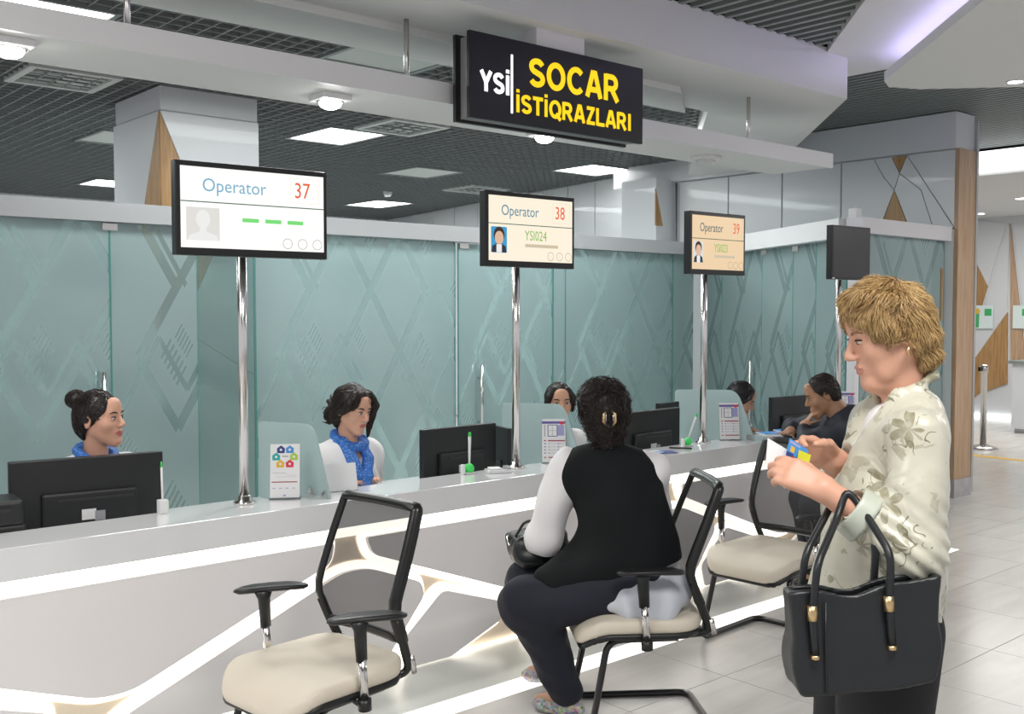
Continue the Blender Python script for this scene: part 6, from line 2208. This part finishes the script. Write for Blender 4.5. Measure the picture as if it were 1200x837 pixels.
# ---- standing visitor in a floral jacket (frame: x forward = left of the view, y towards the camera) ---
def floral_visitor():
    d0, px0 = 2.40, 1060
    p, rz = cam_frame(px0, d0)
    u0 = (px0 - 600) / FPX * d0
    e = empty('person', (p.x, p.y, 0), rz + PI, 'standing visitor with short blonde hair and cream floral jacket, in profile', 'person')
    hc = Vector((0.034, 0.0, 1.570))
    M = RT(hc, (0, 0, 0)) @ Euler((0, 0, -0.03)).to_matrix().to_4x4() @ Euler((0, 0.28, 0)).to_matrix().to_4x4()
    hf = near(moved(head_field(full=1.06), M), hc, 0.165)
    hf = union([hf, near(moved(union([ell((0.038, 0, -0.108), (0.042, 0.034, 0.020)), ell((0.045, 0.040, -0.070), (0.018, 0.014, 0.026)), ell((0.045, -0.040, -0.070), (0.018, 0.014, 0.026))], 0.01), M), hc, 0.165)], 0.02)
    nb = (0.000, 0, 1.430)
    neck = cap(tuple(M @ Vector((-0.018, 0, -0.055))), nb, 0.047, 0.050)
    shl, shr = (0.022, 0.150, 1.345), (0.010, -0.150, 1.345)
    chest, hip = (0.030, 0, 1.20), (0.055, 0, 0.90)
    ell_, wl = (0.052, 0.195, 1.104), (0.228, 0.150, 1.232)
    elr, wr = (0.045, -0.205, 1.120), (0.150, -0.030, 1.270)
    hl = hand_at(wl, (0.86, -0.28, 0.42), (-0.30, 0.90, 0.28), True, curl=(0.62, 0.66, 0.72, 0.80), thumb=(0.25, 0.9), size=0.98)
    hr = hand_at(wr, (0.90, 0.12, 0.36), (0.30, -0.80, 0.5), False, curl=(0.8, 0.8, 0.85, 0.9), thumb=(0.3, 0.6), size=0.98)
    torso = union([cap(hip, chest, 0.135, 0.14, (0.72, 1, 1)), cap(shl, shr, 0.062)], 0.09)
    arms = union([union([cap(shl, ell_, 0.050, 0.044), cap(ell_, wl, 0.042, 0.0270)], 0.02), union([cap(shr, elr, 0.050, 0.044), cap(elr, wr, 0.042, 0.0270)], 0.02)])
    legs = union([union(leg_parts((0.055, s * 0.09, 0.88), (0.070, s * 0.095, 0.48), (0.035, s * 0.095, 0.085), (0.17, s * 0.11, 0.04), (0.092, 0.062, 0.045)), 0.03) for s in (-1, 1)])
    low = grow(union([torso, near(legs, (0.07, 0, 0.48), 0.56)], 0.04), -0.006)
    low = union([low, union([arms, hl, hr], 0.012)], 0.03)
    body = union([union([hf, neck], 0.022), low], 0.02)
    sdf_obj('body', body, (-0.20, -0.30, 0.0), (0.44, 0.30, 1.70), 0.0046, 'skin_light', e, extra=[('lip_pale', in_frame(lips, M))])
    face_details(e, M, 'brow_fair', 0.55)

    def jacket(p):
        a = union([cap((0.045, 0, 1.00), (0.020, 0, 1.235), 0.165, 0.150, (0.72, 1, 1)), cap(shl, shr, 0.056), cap((-0.022, -0.045, 1.395), (-0.022, 0.045, 1.395), 0.042)], 0.085)
        bust = ell((0.090, 0, 1.205), (0.062, 0.115, 0.080))
        flare = cap((0.055, 0, 1.04), (0.072, 0, 0.90), 0.165, 0.195, (0.72, 1, 1))
        s1 = union([cap(shl, ell_, 0.062, 0.070), cap(ell_, tuple(Vector(ell_).lerp(Vector(wl), 0.62)), 0.070, 0.052)], 0.035)
        s2 = union([cap(shr, elr, 0.062, 0.070), cap(elr, tuple(Vector(elr).lerp(Vector(wr), 0.60)), 0.070, 0.052)], 0.035)
        coll = chain([(0.040, 0.054, 1.428), (-0.015, 0.064, 1.452), (-0.052, 0.034, 1.474), (-0.052, -0.034, 1.474), (-0.015, -0.064, 1.452), (0.040, -0.054, 1.428)], [0.009, 0.010, 0.011, 0.011, 0.010, 0.009], 0.012)
        lap = union([chain([(0.035, s * 0.058, 1.436), (0.085, s * 0.058, 1.345), (0.135, s * 0.040, 1.245), (0.150, s * 0.03, 1.15)], [0.013, 0.020, 0.014, 0.008], 0.010) for s in (-1, 1)])
        d = union([a, bust, flare], 0.06)(p)
        d = smin(d, smin(s1(p), s2(p), 0.02), 0.018)
        d = smin(d, smin(coll(p), lap(p), 0.015), 0.015)
        # drape: soft vertical folds below the bust, creases at the bent elbow
        fold = 0.006 * np.sin(p[:, 1] * 60 + np.sin(p[:, 2] * 9) * 1.5) * np.clip((1.15 - p[:, 2]) / 0.2, 0, 1)
        eb = np.exp(-((p - A3(ell_)) ** 2).sum(1) / 0.010)
        fold = fold + 0.006 * eb * np.sin((p[:, 0] * 0.8 - p[:, 2]) * 150)
        d = d + fold
        d = smax(d, 0.905 + 0.12 * np.clip(p[:, 0] - 0.0, -0.1, 0.3) - p[:, 2], 0.008)
        d = smax(d, -cap((0.050, 0, 1.54), (0.010, 0, 1.43), 0.068, 0.050)(p), 0.012)
        d = smax(d, -cap((0.085, 0, 1.44), (0.150, 0, 1.30), 0.050, 0.022)(p), 0.012)
        for W_, E_, q_ in ((wl, ell_, 0.60), (wr, elr, 0.60)):
            c0 = Vector(E_).lerp(Vector(W_), q_)
            ax = (Vector(W_) - Vector(E_)).normalized()
            d = smax(d, -smax(cap(tuple(c0), tuple(c0 + ax * 0.12), 0.044, 0.044)(p), -((p - A3(c0)) @ A3(ax)) - 0.02, 0.004), 0.006)
        return d
    jf = wavy(jacket, 0.003, 24, 21, (1, 1, 0.6))
    sdf_obj('jacket', jf, (-0.22, -0.32, 0.84), (0.32, 0.32, 1.50), 0.0062, 'jacket_floral', e)
    for nm, E_, W_, q0, q1 in (('cuff', ell_, wl, 0.50, 0.70), ('cuff', elr, wr, 0.50, 0.68)):
        c0, c1 = Vector(E_).lerp(Vector(W_), q0), Vector(E_).lerp(Vector(W_), q1)
        ax = (c1 - c0).normalized()
        cf = lambda p: smax(smax(cap(tuple(c0), tuple(c1), 0.061, 0.055)(p), -cap(tuple(c0), tuple(c1 + ax * 0.1), 0.048, 0.045)(p), 0.003),
                            smax((p - A3(c1)) @ A3(ax), -((p - A3(c0)) @ A3(ax)), 0.004), 0.004)
        lo, hi = bounds([tuple(c0), tuple(c1)], 0.09)
        sdf_obj(nm, cf, lo, hi, 0.0045, 'cuff_sage', e)
    bz = cap((0.055, 0, 1.20), (0.035, 0, 1.33), 0.110, 0.080, (0.72, 1, 1))
    sdf_obj('top', bz, (-0.12, -0.18, 1.0), (0.2, 0.18, 1.46), 0.010, 'blouse_white', e)
    tr = union([union([cap((0.058, s * 0.085, 0.90), (0.075, s * 0.092, 0.50), 0.115, 0.095), cap((0.075, s * 0.092, 0.50), (0.045, s * 0.095, 0.06), 0.095, 0.10)], 0.05) for s in (-1, 1)], 0.02)
    tr = wavy(tr, 0.004, 26, 31, (1, 1, 0.3))
    sdf_obj('trousers', tr, (-0.16, -0.28, 0.0), (0.26, 0.28, 1.06), 0.011, 'trousers_black', e)
    for s in (-1, 1): shoe('shoe', (0.02, s * 0.095), (0.19, s * 0.11), 'shoe_black', e)
    # short layered hair
    hr_ = union([ell((-0.004, 0, 0.038), (0.088, 0.083, 0.086)), ell((-0.034, 0, -0.004), (0.058, 0.076, 0.076)), ell((-0.048, 0, -0.058), (0.038, 0.055, 0.040))], 0.03)
    fringe = union([chain([(0.01, s * 0.038, 0.112), (0.052, s * 0.046, 0.094), (0.074, s * 0.042, 0.072)], [0.015, 0.015, 0.009], 0.02) for s in (-1, 0, 1)], 0.02)
    side = union([chain([(0.015, s * 0.074, 0.080), (0.030, s * 0.080, 0.040), (0.022, s * 0.079, 0.010)], [0.018, 0.014, 0.007], 0.015) for s in (-1, 1)])
    hr_ = union([hr_, fringe, side], 0.02)
    hr_ = sub(hr_, ell((0.092, 0, -0.042), (0.068, 0.115, 0.094)), 0.012)
    hr_ = sub(hr_, ell((0.008, 0, -0.070), (0.046, 0.14, 0.074)), 0.012)
    hr_ = wavy(hr_, 0.0035, 52, 14)
    g = moved(hr_, M)
    lo, hi = bounds([tuple(hc)], 0.19)
    o = sdf_obj('hair', g, lo, hi, 0.005, 'hair_blonde', e)
    R3 = np.array(M.to_3x3(), dtype=np.float32); t = A3(M.translation)
    def flow(p):
        q = (p - t) @ R3
        crown = A3((-0.040, 0.02, 0.115))
        d = q - crown
        d = d / (np.linalg.norm(d, axis=1, keepdims=True) + 1e-6)
        d = d + A3((-0.1, 0, -0.40)) + 0.40 * np.stack([np.sin(q[:, 2] * 60 + q[:, 1] * 30), np.cos(q[:, 0] * 50), np.sin(q[:, 0] * 55 + 1.3)], 1).astype(np.float32)
        return d @ R3.T
    strands('hair_strands', g, o, flow, 9000, 0.045, 0.00085, 'hair_blonde', e, 0.004, 7, 4, stray=0.3)
    er = M @ Vector((-0.006, 0.083, -0.036))
    MB().tube([er + Vector((0, 0, 0.008)), er + Vector((0.004, 0.004, -0.004)), er + Vector((0, 0, -0.014))], [0.003, 0.0045, 0.003], 8).build('earring', 'gold', e)

    mw = e.matrix_basis
    def held(name, pts, th, material, label, cat, bits=()):
        """a thin sheet through four points of the person's frame"""
        P = [mw @ Vector(q) for q in pts]
        c = sum(P, Vector()) / len(P)
        n = (P[1] - P[0]).cross(P[2] - P[0]).normalized() * th / 2
        ob = MB().add([q - c + n for q in P] + [q - c - n for q in P], [(0, 1, 2, 3), (7, 6, 5, 4), (0, 4, 5, 1), (1, 5, 6, 2), (2, 6, 7, 3), (3, 7, 4, 0)]).build(name, material, None, tuple(c))
        tag(ob, label, cat)
        for (u0_, u1, v0, v1, m_) in bits:
            def uv(u, v): return (P[0] * (1 - u) + P[1] * u) * (1 - v) + (P[3] * (1 - u) + P[2] * u) * v - c
            for sg in (-1, 1):
                MB().add([uv(u0_, v0) + n * 1.3 * sg, uv(u1, v0) + n * 1.3 * sg, uv(u1, v1) + n * 1.3 * sg, uv(u0_, v1) + n * 1.3 * sg], [(0, 1, 2, 3)]).build('print', m_, ob)
        return ob
    def L(px, py, y):
        d = d0 - y
        return (u0 - (px - 600) / FPX * d, y, CAM_H - (py - 366) / FPX * d)
    held('paper_sheet', [L(901, 514, 0.05), L(938, 536, 0.045), L(936, 566, 0.06), L(899, 543, 0.07)], 0.001, 'paper_white', 'folded white paper held in the hands of the floral jacket wearer', 'paper')
    held('paper_slip', [L(906, 548, 0.085), L(936, 556, 0.085), L(930, 572, 0.09), L(921, 574, 0.09)], 0.001, 'paper_white', 'corner of a white slip hanging below the holding fingers', 'paper')
    held('bank_card', [L(927, 514, 0.065), L(949, 528, 0.060), L(944, 554, 0.075), L(921, 541, 0.08)], 0.001, 'print_blue', 'blue bank card held upright in the hands of the floral jacket wearer', 'card',
         ((0.15, 0.35, 0.25, 0.5, 'print_orange'), (0.25, 0.62, 0.62, 0.98, 'print_maroon'), (0.05, 0.6, 0.06, 0.16, 'print_lilac'), (0.0, 0.35, 0.55, 0.8, 'print_navy')))
    held('loyalty_card', [L(938, 528, 0.078), L(952, 534, 0.074), L(949, 549, 0.084), L(935, 545, 0.088)], 0.001, 'print_yellow', 'small yellow green card overlapping the blue card', 'card')

    # tote bag hanging from the forearm
    bw = mw @ Vector((0.185, 0.27, 0.0))
    bag = empty('tote_bag', (bw.x, bw.y, 0.825), rz + PI, 'large black leather tote bag hanging from the forearm', 'bag')
    def bagf(p):
        x, y = p[:, 0], p[:, 1]
        z = p[:, 2] - (0.020 - 0.115 * x)
        t = np.clip(z / 0.21, 0, 1)
        hx = 0.140 + 0.017 * t + 0.010 * np.sin(PI * np.clip(z / 0.12, 0, 1))
        hy = 0.062 - 0.034 * t
        def shell(gx, gy, r):
            q0, q1 = np.abs(x) - gx + r, np.abs(y) - gy + r
            return np.sqrt(np.maximum(q0, 0) ** 2 + np.maximum(q1, 0) ** 2) + np.minimum(np.maximum(q0, q1), 0) - r
        d = shell(hx, hy, 0.012)
        top = 0.212 - 0.016 * np.exp(-((x - 0.02) / 0.05) ** 2)
        d = smax(d, z - top, 0.004)
        d = smax(d, -z, 0.012)
        inner = smax(shell(hx - 0.012, hy - 0.013, 0.010), 0.165 - z, 0.01)
        return smax(d, -inner, 0.003)
    sdf_obj('body', wavy(bagf, 0.0025, 20, 17), (-0.20, -0.09, -0.06), (0.20, 0.09, 0.28), 0.0045, 'bag_leather', bag)
    MB().tube([(0.088, 0.068, 0.020), (0.088, 0.053, 0.11), (0.085, 0.040, 0.20)], 0.0022, 6).build('seam', 'black_plastic', bag)
    inv = bag.matrix_basis.inverted() @ mw
    fa = Vector(ell_).lerp(Vector(wl), 0.74)
    top = inv @ (fa + Vector((0.0, 0.0, 0.040)))
    for sy in (1, -1):
        yb = 0.047 * sy
        a_, b_ = Vector((0.114, yb, 0.182)), Vector((-0.042, yb, 0.202))
        side = 0.040 * sy
        path = [a_ + Vector((-0.004, 0.010 * sy, -0.085)), a_, a_ + Vector((-0.010, -0.004 * sy, 0.10)), top + Vector((0.028, side * 0.8, -0.055)), top + Vector((0.006, side * 0.45, -0.002)), top + Vector((-0.020, side * 0.8, -0.035)), b_ + Vector((-0.004, -0.004 * sy, 0.10)), b_, b_ + Vector((-0.004, 0.010 * sy, -0.085))]
        MB().tube(path, 0.0082, 10, 0.03).build('handle', 'bag_leather', bag)
        for q in (a_, b_):
            MB().tube([q + Vector((0.001, -0.001 * sy, 0.014)), q + Vector((-0.001, 0.001 * sy, -0.016))], 0.0105, 12).build('handle_ring', 'gold', bag)
            tp = q + Vector((-0.004, 0.010 * sy, -0.085))
            MB().tube([tp, tp + Vector((0, 0.001 * sy, -0.008))], 0.0095, 10).build('handle_tip', 'gold', bag)
    return e


floral_visitor()
